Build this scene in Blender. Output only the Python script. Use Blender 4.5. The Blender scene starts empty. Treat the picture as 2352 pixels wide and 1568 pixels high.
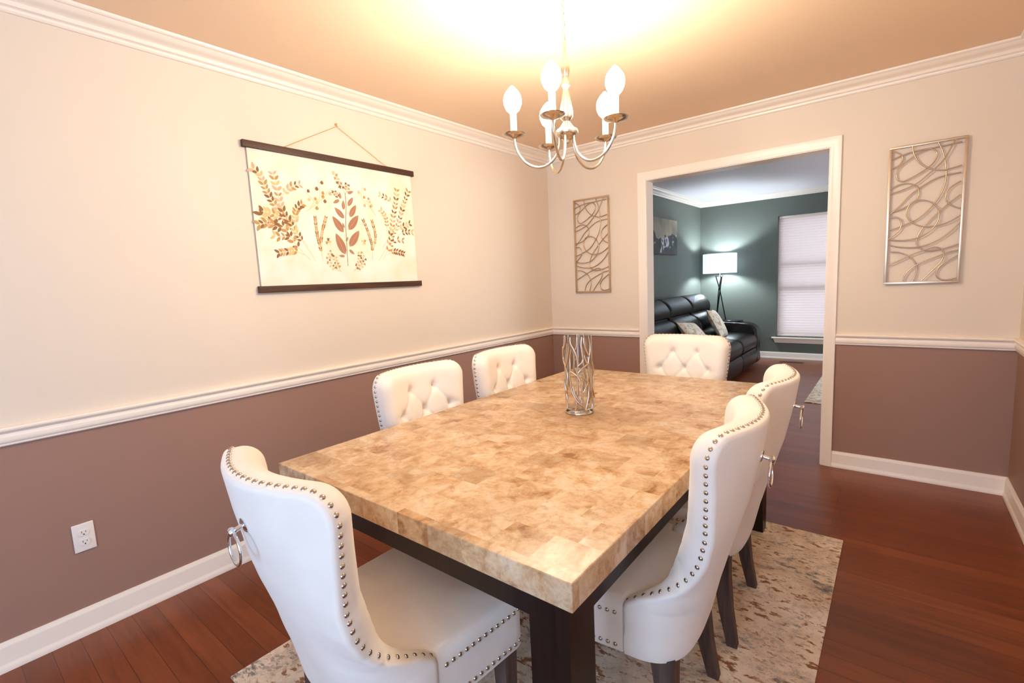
import bpy, math, random
from math import pi, sin, cos, sqrt, radians
from mathutils import Vector, Matrix
import numpy as np

scene = bpy.context.scene
COL = scene.collection

EXPOSURE = 0.02
SKY = 1.0
DAY1 = 88.0
DAY2 = 11.0
DAY3 = 80.0
DAY4 = 38.0
BULB = 208.0
BULB_COL = (1.0, 0.90, 0.72, 1)
LAMP = 1000.0
SHADE_OPQ = 0.58
WALL_UP = (225, 212, 196)
WALL_LO = (158, 124, 110)
CEIL = (240, 212, 182)

# ------------------------------------------------------------------ camera
F_PX = 1102.1
cam_d = bpy.data.cameras.new('camera')
cam_d.sensor_width = 36.0
cam_d.lens = F_PX / 2352 * 36.0
cam_d.clip_start = 0.02
cam = bpy.data.objects.new('camera', cam_d)
COL.objects.link(cam)
fwd = Vector((-0.62303033, 0.77255055, -0.12246983))
rgt = Vector((0.78119107, 0.62249512, -0.0473323))
upv = Vector((-0.03967028, 0.1251618, 0.99134292))
M = Matrix((rgt, upv, -fwd)).transposed().to_4x4()
M.translation = Vector((2.5196, -3.7446, 1.3325))
cam.matrix_world = M
scene.camera = cam

# ------------------------------------------------------------------ light and exposure
scene.view_settings.view_transform = 'Standard'
scene.view_settings.look = 'None'
scene.view_settings.gamma = 1.0
scene.view_settings.use_curve_mapping = False
scene.view_settings.exposure = EXPOSURE

scene.cycles.diffuse_bounces = 8

world = bpy.data.worlds.new('daylight')
scene.world = world
world.use_nodes = True
wn = world.node_tree.nodes['Background']
wn.inputs['Color'].default_value = (0.80, 0.88, 1.0, 1)
wn.inputs['Strength'].default_value = SKY

def daylight(name, loc, rot, sx, sy, power, col):
    d = bpy.data.lights.new(name, 'AREA')
    d.shape = 'RECTANGLE'; d.size = sx; d.size_y = sy
    d.energy = power; d.color = col
    o = bpy.data.objects.new(name, d); COL.objects.link(o)
    o.location = loc; o.rotation_euler = rot
    return o

ROOM_W, ROOM_H, FRONT_Y = 3.05, 2.44, -6.20
# daylight through the seen living room window and three unseen windows added for light
daylight('daylight_unseen_window', (2.22, FRONT_Y - 0.22, 1.38), (radians(90), 0, 0), 1.25, 1.55, DAY1, (0.42, 0.66, 1.0))  # cool light for the chair backs, from the unseen window behind the camera
daylight('daylight_added_side_window', (ROOM_W + 0.24, -5.05, 1.20), (0, radians(90), 0), 1.8, 1.8, DAY4, (0.42, 0.66, 1.0))  # added side light for the right-hand chairs, source out of view
daylight('daylight_added_living_window', (4.84, 2.25, 1.33), (0, radians(90), 0), 1.55, 1.8, DAY3, (0.80, 0.89, 1.0))  # added to lift the living room's ambient light, source out of view
daylight('daylight_living_window', (1.62, 4.62, 1.22), (radians(-90), 0, 0), 1.0, 1.75, DAY2, (0.86, 0.90, 1.0))

# ------------------------------------------------------------------ helpers
def srgb(r, g, b):
    f = lambda c: (c / 255 / 12.92) if c / 255 <= 0.04045 else ((c / 255 + 0.055) / 1.055) ** 2.4
    return (f(r), f(g), f(b), 1.0)

def mat(name, color=(0.8, 0.8, 0.8, 1), rough=0.5, metal=0.0, spec=None, coat=0.0, emit=None, estr=0.0, trans=0.0, ior=1.45, sheen=0.0):
    m = bpy.data.materials.new(name); m.use_nodes = True
    b = m.node_tree.nodes['Principled BSDF']
    b.inputs['Base Color'].default_value = color
    b.inputs['Roughness'].default_value = rough
    b.inputs['Metallic'].default_value = metal
    b.inputs['IOR'].default_value = ior
    if spec is not None: b.inputs['Specular IOR Level'].default_value = spec
    b.inputs['Coat Weight'].default_value = coat
    b.inputs['Coat Roughness'].default_value = 0.08
    b.inputs['Transmission Weight'].default_value = trans
    b.inputs['Sheen Weight'].default_value = sheen
    if emit:
        b.inputs['Emission Color'].default_value = emit
        b.inputs['Emission Strength'].default_value = estr
    return m

class NT:
    def __init__(s, m): s.m = m; s.t = m.node_tree; s.b = s.t.nodes['Principled BSDF']
    def n(s, typ, **kw):
        x = s.t.nodes.new(typ)
        for k, v in kw.items():
            if k.startswith('i_'):
                key = k[2:]
                x.inputs[int(key) if key.isdigit() else key.replace('_', ' ')].default_value = v
            else: setattr(x, k, v)
        return x
    def l(s, a, b): s.t.links.new(a, b)
    def coords(s, scale=(1, 1, 1), kind='Object'):
        tc = s.n('ShaderNodeTexCoord'); mp = s.n('ShaderNodeMapping')
        mp.inputs['Scale'].default_value = scale
        s.l(tc.outputs[kind], mp.inputs['Vector']); return mp.outputs['Vector']
    def ramp(s, fac, stops, interp='LINEAR'):
        r = s.n('ShaderNodeValToRGB'); cr = r.color_ramp; cr.interpolation = interp
        cr.elements[0].position = stops[0][0]; cr.elements[0].color = stops[0][1]
        cr.elements[1].position = stops[-1][0]; cr.elements[1].color = stops[-1][1]
        for p, c in stops[1:-1]:
            e = cr.elements.new(p); e.color = c
        s.l(fac, r.inputs['Fac']); return r.outputs['Color']
    def mix(s, fac, a, b, blend='MIX'):
        x = s.n('ShaderNodeMix', data_type='RGBA', blend_type=blend)
        for val, idx in ((fac, 0), (a, 6), (b, 7)):
            if isinstance(val, (int, float, tuple)): x.inputs[idx].default_value = val
            else: s.l(val, x.inputs[idx])
        return x.outputs[2]
    def bump(s, h, strength=0.2, dist=0.01):
        x = s.n('ShaderNodeBump'); x.inputs['Strength'].default_value = strength; x.inputs['Distance'].default_value = dist
        s.l(h, x.inputs['Height']); s.l(x.outputs['Normal'], s.b.inputs['Normal'])
    def base(s, c): s.l(c, s.b.inputs['Base Color'])

def meshobj(name, verts, faces, mats, parent=None, smooth=True, fmat=None, angle=None):
    me = bpy.data.meshes.new(name)
    me.from_pydata([tuple(v) for v in verts], [], faces)
    if not isinstance(mats, (list, tuple)): mats = [mats]
    for m in mats: me.materials.append(m)
    if fmat is not None:
        me.polygons.foreach_set('material_index', fmat)
    me.polygons.foreach_set('use_smooth', [smooth] * len(me.polygons))
    me.update()
    if smooth and angle: me.set_sharp_from_angle(angle=radians(angle))
    o = bpy.data.objects.new(name, me); COL.objects.link(o)
    if parent: o.parent = parent
    return o

def empty(name, loc=(0, 0, 0), rotz=0):
    o = bpy.data.objects.new(name, None); COL.objects.link(o)
    o.location = loc; o.rotation_euler = (0, 0, rotz); o.empty_display_size = 0.1
    return o

def tag(o, label=None, cat=None, group=None, kind=None):
    if label: o['label'] = label
    if cat: o['category'] = cat
    if group: o['group'] = group
    if kind: o['kind'] = kind
    return o

class G:
    """collects shapes into one mesh"""
    def __init__(s): s.v = []; s.f = []; s.m = []
    def add(s, V, F, mi=0):
        b = len(s.v); s.v += [tuple(x) for x in V]; s.f += [tuple(i + b for i in f) for f in F]; s.m += [mi] * len(F)
        return s
    def box(s, x0, x1, y0, y1, z0, z1, mi=0):
        V = [(x, y, z) for z in (z0, z1) for y in (y0, y1) for x in (x0, x1)]
        return s.add(V, [(0, 2, 3, 1), (4, 5, 7, 6), (0, 1, 5, 4), (2, 6, 7, 3), (0, 4, 6, 2), (1, 3, 7, 5)], mi)
    def bbox(s, x0, x1, y0, y1, z0, z1, r=0.005, mi=0, seg=2):
        """box with rounded edges"""
        V, F = rbox(x1 - x0, y1 - y0, z1 - z0, r, seg)
        cx, cy, cz = (x0 + x1) / 2, (y0 + y1) / 2, (z0 + z1) / 2
        return s.add([(a + cx, b + cy, c + cz) for a, b, c in V], F, mi)
    def tube(s, pts, r, seg=8, closed=False, mi=0, caps=True, flat=1.0):
        V, F = tube(pts, r, seg, closed, caps); return s.add(V, F, mi)
    def lathe(s, prof, c=(0, 0, 0), seg=24, mi=0):
        V, F = lathe(prof, c, seg); return s.add(V, F, mi)
    def obj(s, name, mats, parent=None, smooth=True, angle=40):
        return meshobj(name, s.v, s.f, mats, parent, smooth, s.m if isinstance(mats, (list, tuple)) and len(mats) > 1 else None, angle)

def rbox(w, d, h, r, seg=2):
    r = min(r, w / 2 - 1e-4, d / 2 - 1e-4, h / 2 - 1e-4)
    # cube-sphere style: grid per face pushed to rounded box
    n = 2 * (seg + 1)
    def ax(half):
        inner = half - r
        a = [-half] ; 
        L = [-(inner) - r * cos(pi / 2 * k / seg) for k in range(seg + 1)] if False else None
        ks = [k / seg for k in range(seg + 1)]
        lo = [-(inner) - r * (1 - k) for k in ks]
        return lo + [-x for x in reversed(lo)]
    X, Y, Z = ax(w / 2), ax(d / 2), ax(h / 2)
    idx = {}; V = []; F = []
    def vid(i, j, k):
        key = (i, j, k)
        if key not in idx:
            p = Vector((X[i], Y[j], Z[k]))
            q = Vector((max(-w / 2 + r, min(w / 2 - r, p.x)), max(-d / 2 + r, min(d / 2 - r, p.y)), max(-h / 2 + r, min(h / 2 - r, p.z))))
            dlt = p - q
            if dlt.length > 1e-9:
                # warp uniform steps to even angles
                dlt = Vector([math.tan(c / r * pi / 4) if abs(c) > 1e-9 else 0 for c in dlt])
                p = q + dlt.normalized() * r
            idx[key] = len(V); V.append(tuple(p))
        return idx[key]
    N = len(X) - 1
    for a in range(N):
        for b in range(N):
            F.append((vid(a, b, 0), vid(a, b + 1, 0), vid(a + 1, b + 1, 0), vid(a + 1, b, 0)))
            F.append((vid(a, b, N), vid(a + 1, b, N), vid(a + 1, b + 1, N), vid(a, b + 1, N)))
            F.append((vid(a, 0, b), vid(a + 1, 0, b), vid(a + 1, 0, b + 1), vid(a, 0, b + 1)))
            F.append((vid(a, N, b), vid(a, N, b + 1), vid(a + 1, N, b + 1), vid(a + 1, N, b)))
            F.append((vid(0, a, b), vid(0, a, b + 1), vid(0, a + 1, b + 1), vid(0, a + 1, b)))
            F.append((vid(N, a, b), vid(N, a + 1, b), vid(N, a + 1, b + 1), vid(N, a, b + 1)))
    return V, F

def tube(pts, r, seg=8, closed=False, caps=True):
    P = [Vector(p) for p in pts]; n = len(P)
    rr = r if isinstance(r, (list, tuple)) else [r] * n
    T = []
    for i in range(n):
        a = P[(i - 1) % n] if (closed or i > 0) else P[i]
        b = P[(i + 1) % n] if (closed or i < n - 1) else P[i]
        t = (b - a); T.append(t.normalized() if t.length > 1e-12 else Vector((0, 0, 1)))
    up = Vector((0, 0, 1)) if abs(T[0].z) < 0.9 else Vector((1, 0, 0))
    N = (up - T[0] * up.dot(T[0])).normalized()
    V = []; F = []
    for i in range(n):
        N = (N - T[i] * N.dot(T[i]))
        N = N.normalized() if N.length > 1e-9 else T[i].orthogonal().normalized()
        B = T[i].cross(N)
        for k in range(seg):
            a = 2 * pi * k / seg
            V.append(P[i] + (N * cos(a) + B * sin(a)) * rr[i])
    for i in range(n if closed else n - 1):
        j = (i + 1) % n
        for k in range(seg):
            k2 = (k + 1) % seg
            F.append((i * seg + k, i * seg + k2, j * seg + k2, j * seg + k))
    if caps and not closed:
        F.append(tuple(reversed(range(seg)))); F.append(tuple((n - 1) * seg + k for k in range(seg)))
    return V, F

def lathe(prof, c=(0, 0, 0), seg=24):
    V = []; F = []
    n = len(prof)
    for (r, z) in prof:
        for k in range(seg):
            a = 2 * pi * k / seg
            V.append((c[0] + r * cos(a), c[1] + r * sin(a), c[2] + z))
    for i in range(n - 1):
        for k in range(seg):
            k2 = (k + 1) % seg
            F.append((i * seg + k, i * seg + k2, (i + 1) * seg + k2, (i + 1) * seg + k))
    if prof[0][0] > 1e-6: F.append(tuple(reversed(range(seg))))
    if prof[-1][0] > 1e-6: F.append(tuple((n - 1) * seg + k for k in range(seg)))
    return V, F

def smooth_path(pts, n=6, closed=False):
    P = [Vector(p) for p in pts]; out = []
    m = len(P)
    rng = range(m if closed else m - 1)
    for i in rng:
        p0 = P[(i - 1) % m] if (closed or i > 0) else P[i]
        p1 = P[i]; p2 = P[(i + 1) % m]
        p3 = P[(i + 2) % m] if (closed or i + 2 < m) else P[(i + 1) % m]
        for k in range(n):
            t = k / n
            out.append(0.5 * ((2 * p1) + (-p0 + p2) * t + (2 * p0 - 5 * p1 + 4 * p2 - p3) * t * t + (-p0 + 3 * p1 - 3 * p2 + p3) * t ** 3))
    if not closed: out.append(P[-1])
    return out

def interp(x, tab):
    if x <= tab[0][0]: return tab[0][1]
    for (a, b), (c, d) in zip(tab, tab[1:]):
        if x <= c:
            t = (x - a) / (c - a)
            return b + (d - b) * t
    return tab[-1][1]

def trim(name, path, prof, material, closed=False, ends=True):
    """moulding: profile (offset into the room, z) swept along wall line, room on the left of the path, mitred"""
    n = len(path); V = []; F = []; m = len(prof)
    P = [Vector((p[0], p[1])) for p in path]
    for i in range(n):
        def nrm(a, b):
            d = (b - a).normalized(); return Vector((-d.y, d.x))
        ns = []
        if closed or i > 0: ns.append(nrm(P[(i - 1) % n], P[i]))
        if closed or i < n - 1: ns.append(nrm(P[i], P[(i + 1) % n]))
        if len(ns) == 2:
            k = ns[0] + ns[1]; off = k / (1 + ns[0].dot(ns[1]))
        else: off = ns[0]
        for (d, z) in prof: V.append((P[i].x + off.x * d, P[i].y + off.y * d, z))
    for i in range(n if closed else n - 1):
        j = (i + 1) % n
        for k in range(m - 1):
            F.append((i * m + k, j * m + k, j * m + k + 1, i * m + k + 1))
    if not closed:
        F.append(tuple(range(m))); F.append(tuple((n - 1) * m + k for k in reversed(range(m))))
    o = meshobj(name, V, F, material, smooth=True, angle=28)
    return tag(o, kind='structure')

def copy_tree(o, parent=None):
    c = o.copy(); COL.objects.link(c); c.parent = parent
    for ch in list(o.children): copy_tree(ch, c)
    return c

# ------------------------------------------------------------------ materials
def wall_material(name, upper, lower=None, split=0.86):
    m = mat(name, srgb(*upper), 0.55, spec=0.3); t = NT(m)
    v = t.coords((1, 1, 1))
    if lower:
        sep = t.n('ShaderNodeSeparateXYZ'); t.l(v, sep.inputs[0])
        gt = t.n('ShaderNodeMath', operation='GREATER_THAN'); t.l(sep.outputs[2], gt.inputs[0]); gt.inputs[1].default_value = split
        t.base(t.mix(gt.outputs[0], srgb(*lower), srgb(*upper)))
    nz = t.n('ShaderNodeTexNoise', i_Scale=260.0, i_Detail=3.0); t.l(v, nz.inputs['Vector'])
    t.bump(nz.outputs['Fac'], 0.12, 0.002)
    return m

M_WALL = wall_material('dining_wall_paint', WALL_UP, WALL_LO)
M_GREEN = wall_material('living_wall_paint', (102, 108, 100))
M_CEIL = wall_material('ceiling_paint', CEIL)
M_CEIL2 = wall_material('living_ceiling_paint', (240, 238, 242))
M_TRIM = mat('trim_paint', srgb(244, 234, 222), 0.32)

def wood_floor():
    m = mat('wood_floor', srgb(104, 56, 34), 0.32, spec=0.5); t = NT(m)
    v = t.coords((1, 1, 1))
    br = t.n('ShaderNodeTexBrick', offset=0.37, offset_frequency=2, squash=1.0)
    br.inputs['Scale'].default_value = 1.0
    br.inputs['Brick Width'].default_value = 1.15; br.inputs['Row Height'].default_value = 0.083
    br.inputs['Mortar Size'].default_value = 0.0010; br.inputs['Mortar Smooth'].default_value = 0.3; br.inputs['Bias'].default_value = 0.0
    br.inputs['Color1'].default_value = (0, 0, 0, 1); br.inputs['Color2'].default_value = (1, 1, 1, 1); br.inputs['Mortar'].default_value = (0.5, 0.5, 0.5, 1)
    t.l(v, br.inputs['Vector'])
    n1 = t.n('ShaderNodeTexNoise', i_Scale=1.0, i_Detail=8.0, i_Roughness=0.65)
    mp = t.n('ShaderNodeMapping'); mp.inputs['Scale'].default_value = (2.2, 26, 1)
    t.l(v, mp.inputs['Vector']); t.l(mp.outputs[0], n1.inputs['Vector'])
    n2 = t.n('ShaderNodeTexNoise', i_Scale=1.6, i_Detail=3.0); t.l(v, n2.inputs['Vector'])
    base = t.ramp(br.outputs['Color'], [(0, srgb(104, 52, 28)), (0.5, srgb(122, 63, 34)), (1, srgb(142, 80, 46))])
    grain = t.ramp(n1.outputs['Fac'], [(0.3, srgb(150, 128, 118)), (0.52, srgb(228, 214, 206)), (0.72, srgb(255, 252, 248))])
    c = t.mix(0.85, base, grain, 'MULTIPLY')
    c = t.mix(n2.outputs['Fac'], c, t.mix(0.6, c, srgb(150, 82, 48), 'MIX'))
    c = t.mix(br.outputs['Fac'], c, srgb(62, 30, 18))
    t.base(c)
    rr = t.n('ShaderNodeMapRange'); rr.inputs['To Min'].default_value = 0.22; rr.inputs['To Max'].default_value = 0.42
    t.l(n1.outputs['Fac'], rr.inputs['Value']); t.l(rr.outputs[0], t.b.inputs['Roughness'])
    t.bump(br.outputs['Fac'], -0.25, 0.002)
    return m
M_FLOOR = wood_floor()

def stone(name, side=False):
    m = mat(name, srgb(214, 178, 132), 0.16, spec=0.5); t = NT(m)
    v = t.coords((1, 1, 1))
    dn = t.n('ShaderNodeTexNoise', i_Scale=9.0, i_Detail=5.0, i_Roughness=0.6); t.l(v, dn.inputs['Vector'])
    d = t.n('ShaderNodeVectorMath', operation='SCALE'); d.inputs[3].default_value = 0.05
    t.l(dn.outputs['Color'], d.inputs[0])
    ad = t.n('ShaderNodeVectorMath', operation='ADD'); t.l(v, ad.inputs[0]); t.l(d.outputs[0], ad.inputs[1])
    # tiles: random tone and random offset of the veining per tile
    br = t.n('ShaderNodeTexBrick', offset=0.5, offset_frequency=2)
    br.inputs['Scale'].default_value = 1.0; br.inputs['Brick Width'].default_value = 0.115; br.inputs['Row Height'].default_value = 0.105
    br.inputs['Mortar Size'].default_value = 0.0
    br.inputs['Color1'].default_value = (0, 0, 0, 1); br.inputs['Color2'].default_value = (1, 1, 1, 1)
    t.l(v, br.inputs['Vector'])
    sc = t.n('ShaderNodeVectorMath', operation='SCALE'); sc.inputs[3].default_value = 3.7; t.l(br.outputs['Color'], sc.inputs[0])
    ad2 = t.n('ShaderNodeVectorMath', operation='ADD'); t.l(ad.outputs[0], ad2.inputs[0]); t.l(sc.outputs[0], ad2.inputs[1])
    n1 = t.n('ShaderNodeTexNoise', i_Scale=9.0, i_Detail=10.0, i_Roughness=0.70, i_Distortion=0.35); t.l(ad2.outputs[0], n1.inputs['Vector'])
    n2 = t.n('ShaderNodeTexNoise', i_Scale=42.0, i_Detail=6.0, i_Roughness=0.7, i_Distortion=0.3); t.l(ad2.outputs[0], n2.inputs['Vector'])
    c1 = t.ramp(n1.outputs['Fac'], [(0.34, srgb(160, 120, 80)), (0.43, srgb(202, 168, 130)), (0.52, srgb(218, 192, 160)), (0.62, srgb(228, 210, 186)), (0.72, srgb(236, 227, 215))])
    c2 = t.ramp(n2.outputs['Fac'], [(0.34, srgb(184, 154, 122)), (0.5, srgb(234, 222, 206)), (0.7, srgb(255, 248, 236))])
    c = t.mix(0.55, c1, c2, 'MULTIPLY')
    tone = t.ramp(br.outputs['Color'], [(0.0, srgb(196, 182, 164)), (0.10, srgb(240, 236, 230)), (0.6, srgb(250, 248, 245)), (1.0, srgb(255, 255, 255))])
    c = t.mix(0.75, c, tone, 'MULTIPLY')
    t.base(c)
    t.b.inputs['Roughness'].default_value = 0.26; t.b.inputs['Specular IOR Level'].default_value = 0.35
    return m
M_STONE = stone('marble_table_top')

def fabric():
    m = mat('cream_velvet', srgb(236, 228, 218), 0.62, spec=0.35, sheen=0.35); t = NT(m)
    v = t.coords((1, 1, 1))
    n1 = t.n('ShaderNodeTexNoise', i_Scale=420.0, i_Detail=2.0); t.l(v, n1.inputs['Vector'])
    n2 = t.n('ShaderNodeTexNoise', i_Scale=5.0, i_Detail=3.0); t.l(v, n2.inputs['Vector'])
    t.base(t.ramp(n2.outputs['Fac'], [(0.3, srgb(230, 221, 211)), (0.7, srgb(240, 233, 224))]))
    t.bump(n1.outputs['Fac'], 0.10, 0.002)
    return m
M_FAB = fabric()
M_CHROME = mat('polished_chrome', srgb(225, 225, 225), 0.10, 1.0)
M_NAIL = mat('nailhead_nickel', srgb(196, 186, 176), 0.16, 1.0)
M_DARKCLOTH = mat('black_dust_cover', srgb(30, 28, 28), 0.9)

def noise_wood(name, c1, c2, rough=0.4, scale=(60, 60, 4)):
    m = mat(name, srgb(*c1), rough); t = NT(m)
    v = t.coords(scale)
    n = t.n('ShaderNodeTexNoise', i_Scale=1.0, i_Detail=5.0); t.l(v, n.inputs['Vector'])
    t.base(t.ramp(n.outputs['Fac'], [(0.3, srgb(*c1)), (0.7, srgb(*c2))]))
    t.bump(n.outputs['Fac'], 0.15, 0.001)
    return m
M_ESPRESSO = noise_wood('espresso_wood', (20, 12, 11), (34, 22, 19), 0.35)
M_LEGWOOD = noise_wood('weathered_leg_wood', (62, 46, 42), (96, 76, 68), 0.55)
M_BARWOOD = noise_wood('walnut_bar_wood', (58, 34, 24), (84, 52, 36), 0.5, (4, 4, 60))

def rug_mat(name, seed, dark=True):
    m = mat(name, srgb(205, 185, 160), 0.95, spec=0.1, sheen=0.2); t = NT(m)
    v = t.coords((1, 1, 1))
    off = t.n('ShaderNodeVectorMath', operation='ADD'); off.inputs[1].default_value = (seed, seed * 0.7, 0); t.l(v, off.inputs[0])
    V_ = off.outputs[0]
    a = t.n('ShaderNodeTexNoise', i_Scale=4.5, i_Detail=10.0, i_Roughness=0.72, i_Distortion=0.5); t.l(V_, a.inputs['Vector'])
    b = t.n('ShaderNodeTexNoise', i_Scale=30.0, i_Detail=5.0, i_Roughness=0.65)
    mb = t.n('ShaderNodeMapping'); mb.inputs['Scale'].default_value = (0.75, 1.5, 1); t.l(V_, mb.inputs['Vector']); t.l(mb.outputs[0], b.inputs['Vector'])
    c = t.n('ShaderNodeTexNoise', i_Scale=4.0, i_Detail=9.0, i_Roughness=0.75, i_Distortion=0.8)
    o2 = t.n('ShaderNodeVectorMath', operation='ADD'); o2.inputs[1].default_value = (9.1, 4.2, 0); t.l(V_, o2.inputs[0]); t.l(o2.outputs[0], c.inputs['Vector'])
    base = t.ramp(a.outputs['Fac'], [(0.30, srgb(166, 152, 142)), (0.41, srgb(226, 204, 178)), (0.52, srgb(240, 222, 196)), (0.62, srgb(250, 238, 218)), (0.74, srgb(226, 196, 156))])
    spots = t.ramp(b.outputs['Fac'], [(0.41, (1, 1, 1, 1)), (0.47, (0, 0, 0, 1))])
    zone = t.ramp(c.outputs['Fac'], [(0.42, (0, 0, 0, 1)), (0.54, (1, 1, 1, 1))])
    f = t.mix(1.0, spots, zone, 'MULTIPLY')
    col = t.mix(f, base, srgb(150, 98, 56))
    zone2 = t.ramp(c.outputs['Fac'], [(0.38, (0.85, 0.85, 0.85, 1)), (0.50, (0, 0, 0, 1))])
    f2 = t.mix(1.0, t.ramp(b.outputs['Fac'], [(0.45, (0, 0, 0, 1)), (0.56, (1, 1, 1, 1))]), zone2, 'MULTIPLY')
    if dark: col = t.mix(f2, col, srgb(92, 84, 82))
    t.base(col)
    w = t.n('ShaderNodeTexNoise', i_Scale=500.0, i_Detail=1.0); t.l(v, w.inputs['Vector'])
    t.bump(w.outputs['Fac'], 0.5, 0.003)
    return m
M_RUG = rug_mat('abstract_rug', 2.3)
M_RUG2 = rug_mat('living_rug', 7.7, False)
M_BRUSHED = mat('champagne_metal', srgb(196, 170, 140), 0.28, 1.0)
M_BRONZE = mat('brushed_nickel', srgb(214, 200, 184), 0.24, 1.0)
M_SLEEVE = mat('candle_sleeve', srgb(250, 246, 236), 0.5)
M_GLASS = mat('clear_glass', (1, 1, 1, 1), 0.0, trans=1.0, ior=1.45)
M_THIN = bpy.data.materials.new('thin_clear_glass'); M_THIN.use_nodes = True
_t = M_THIN.node_tree; _o = _t.nodes['Material Output']; _t.nodes.remove(_t.nodes['Principled BSDF'])
_a = _t.nodes.new('ShaderNodeBsdfTransparent'); _a.inputs['Color'].default_value = (0.97, 0.97, 0.965, 1)
_b = _t.nodes.new('ShaderNodeBsdfGlossy'); _b.inputs['Roughness'].default_value = 0.02
_l = _t.nodes.new('ShaderNodeLayerWeight'); _l.inputs['Blend'].default_value = 0.5
_p = _t.nodes.new('ShaderNodeMath'); _p.operation = 'POWER'; _p.inputs[1].default_value = 4.0; _t.links.new(_l.outputs['Facing'], _p.inputs[0])
_f = _t.nodes.new('ShaderNodeMath'); _f.operation = 'MULTIPLY_ADD'; _f.inputs[1].default_value = 0.55; _f.inputs[2].default_value = 0.04; _t.links.new(_p.outputs[0], _f.inputs[0])
_m = _t.nodes.new('ShaderNodeMixShader')
_t.links.new(_f.outputs[0], _m.inputs[0]); _t.links.new(_a.outputs[0], _m.inputs[1]); _t.links.new(_b.outputs[0], _m.inputs[2]); _t.links.new(_m.outputs[0], _o.inputs['Surface'])
M_SILVER = mat('silver_branch', srgb(205, 190, 172), 0.22, 1.0)
M_BULB = mat('lit_bulb', (1, 1, 1, 1), 0.4, emit=BULB_COL, estr=BULB)
M_PLASTIC = mat('white_plastic', srgb(238, 230, 224), 0.3)
M_SLOT = mat('outlet_slot', srgb(60, 40, 24), 0.6)

# ------------------------------------------------------------------ the setting
W, H, FY = ROOM_W, ROOM_H, FRONT_Y
LIV_Y, LIV_W = 4.35, 4.6
OP0, OP1, OPH = 0.936, 2.150, 2.075          # finished cased opening in the back wall
WT = 0.13                                     # back wall thickness

def struct(name, g, mats, smooth=False):
    o = g.obj(name, mats, smooth=smooth, angle=30); return tag(o, kind='structure')

struct('floor', G().box(-0.15, LIV_W + 0.15, FY - 0.15, LIV_Y + 0.15, -0.12, 0.0), M_FLOOR)
struct('ceiling', G().box(-0.15, W + 0.15, FY - 0.15, WT / 2, H, H + 0.12), M_CEIL)
struct('ceiling_living', G().box(-0.15, LIV_W + 0.15, WT / 2, LIV_Y + 0.15, H, H + 0.12), M_CEIL2)
struct('wall_left', G().box(-0.15, 0.0, FY - 0.15, WT / 2, 0.0, H), M_WALL)
QY0, QY1, QZ0, QZ1 = -5.95, -4.15, 0.30, 2.10
g = G(); g.box(W, W + 0.15, QY1, 0.0, 0.0, H); g.box(W, W + 0.15, FY - 0.15, QY0, 0.0, H); g.box(W, W + 0.15, QY0, QY1, 0.0, QZ0); g.box(W, W + 0.15, QY0, QY1, QZ1, H)
struct('wall_right', g, M_WALL)
g = G()
for (y0, y1, z0, z1) in ((QY0, QY1, QZ0, QZ0 + .05), (QY0, QY1, QZ1 - .05, QZ1), (QY0, QY0 + .05, QZ0 + .05, QZ1 - .05), (QY1 - .05, QY1, QZ0 + .05, QZ1 - .05), (-5.07, -5.03, QZ0 + .05, QZ1 - .05)):
    g.box(W + 0.06, W + 0.10, y0, y1, z0, z1)
struct('added_window_4', g, M_TRIM)  # unseen window, added to admit the cool side light on the chairs
g = G()
g.box(0.0, OP0 - 0.018, 0.0, WT / 2, 0.0, H); g.box(OP1 + 0.018, W + 0.15, 0.0, WT / 2, 0.0, H); g.box(OP0 - 0.018, OP1 + 0.018, 0.0, WT / 2, OPH + 0.018, H)
struct('wall_back', g, M_WALL)
# front wall, behind the camera, with an unseen window added for cool daylight
WX0, WX1, WZ0, WZ1 = 1.60, 2.85, 0.60, 2.15
g = G()
g.box(0.0, WX0, FY - 0.15, FY, 0.0, H); g.box(WX1, W, FY - 0.15, FY, 0.0, H); g.box(WX0, WX1, FY - 0.15, FY, 0.0, WZ0); g.box(WX0, WX1, FY - 0.15, FY, WZ1, H)
struct('wall_front', g, M_WALL)
w1 = G(); a = 0.05
for (x0, x1, z0, z1) in ((WX0, WX1, WZ0, WZ0 + a), (WX0, WX1, WZ1 - a, WZ1), (WX0, WX0 + a, WZ0 + a, WZ1 - a), (WX1 - a, WX1, WZ0 + a, WZ1 - a), (WX0 + a, WX1 - a, 1.43, 1.47), (2.205, 2.245, WZ0 + a, 1.43), (2.205, 2.245, 1.47, WZ1 - a)):
    w1.box(x0, x1, FY - 0.10, FY - 0.06, z0, z1)
win = struct('unseen_window_1', w1, M_TRIM)
g = G().bbox(WX0 - 0.06, WX1 + 0.06, FY - 0.06, FY + 0.05, WZ0 - 0.03, WZ0 - 0.001, 0.006)
g.obj('window_sill', M_TRIM, win)
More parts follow.
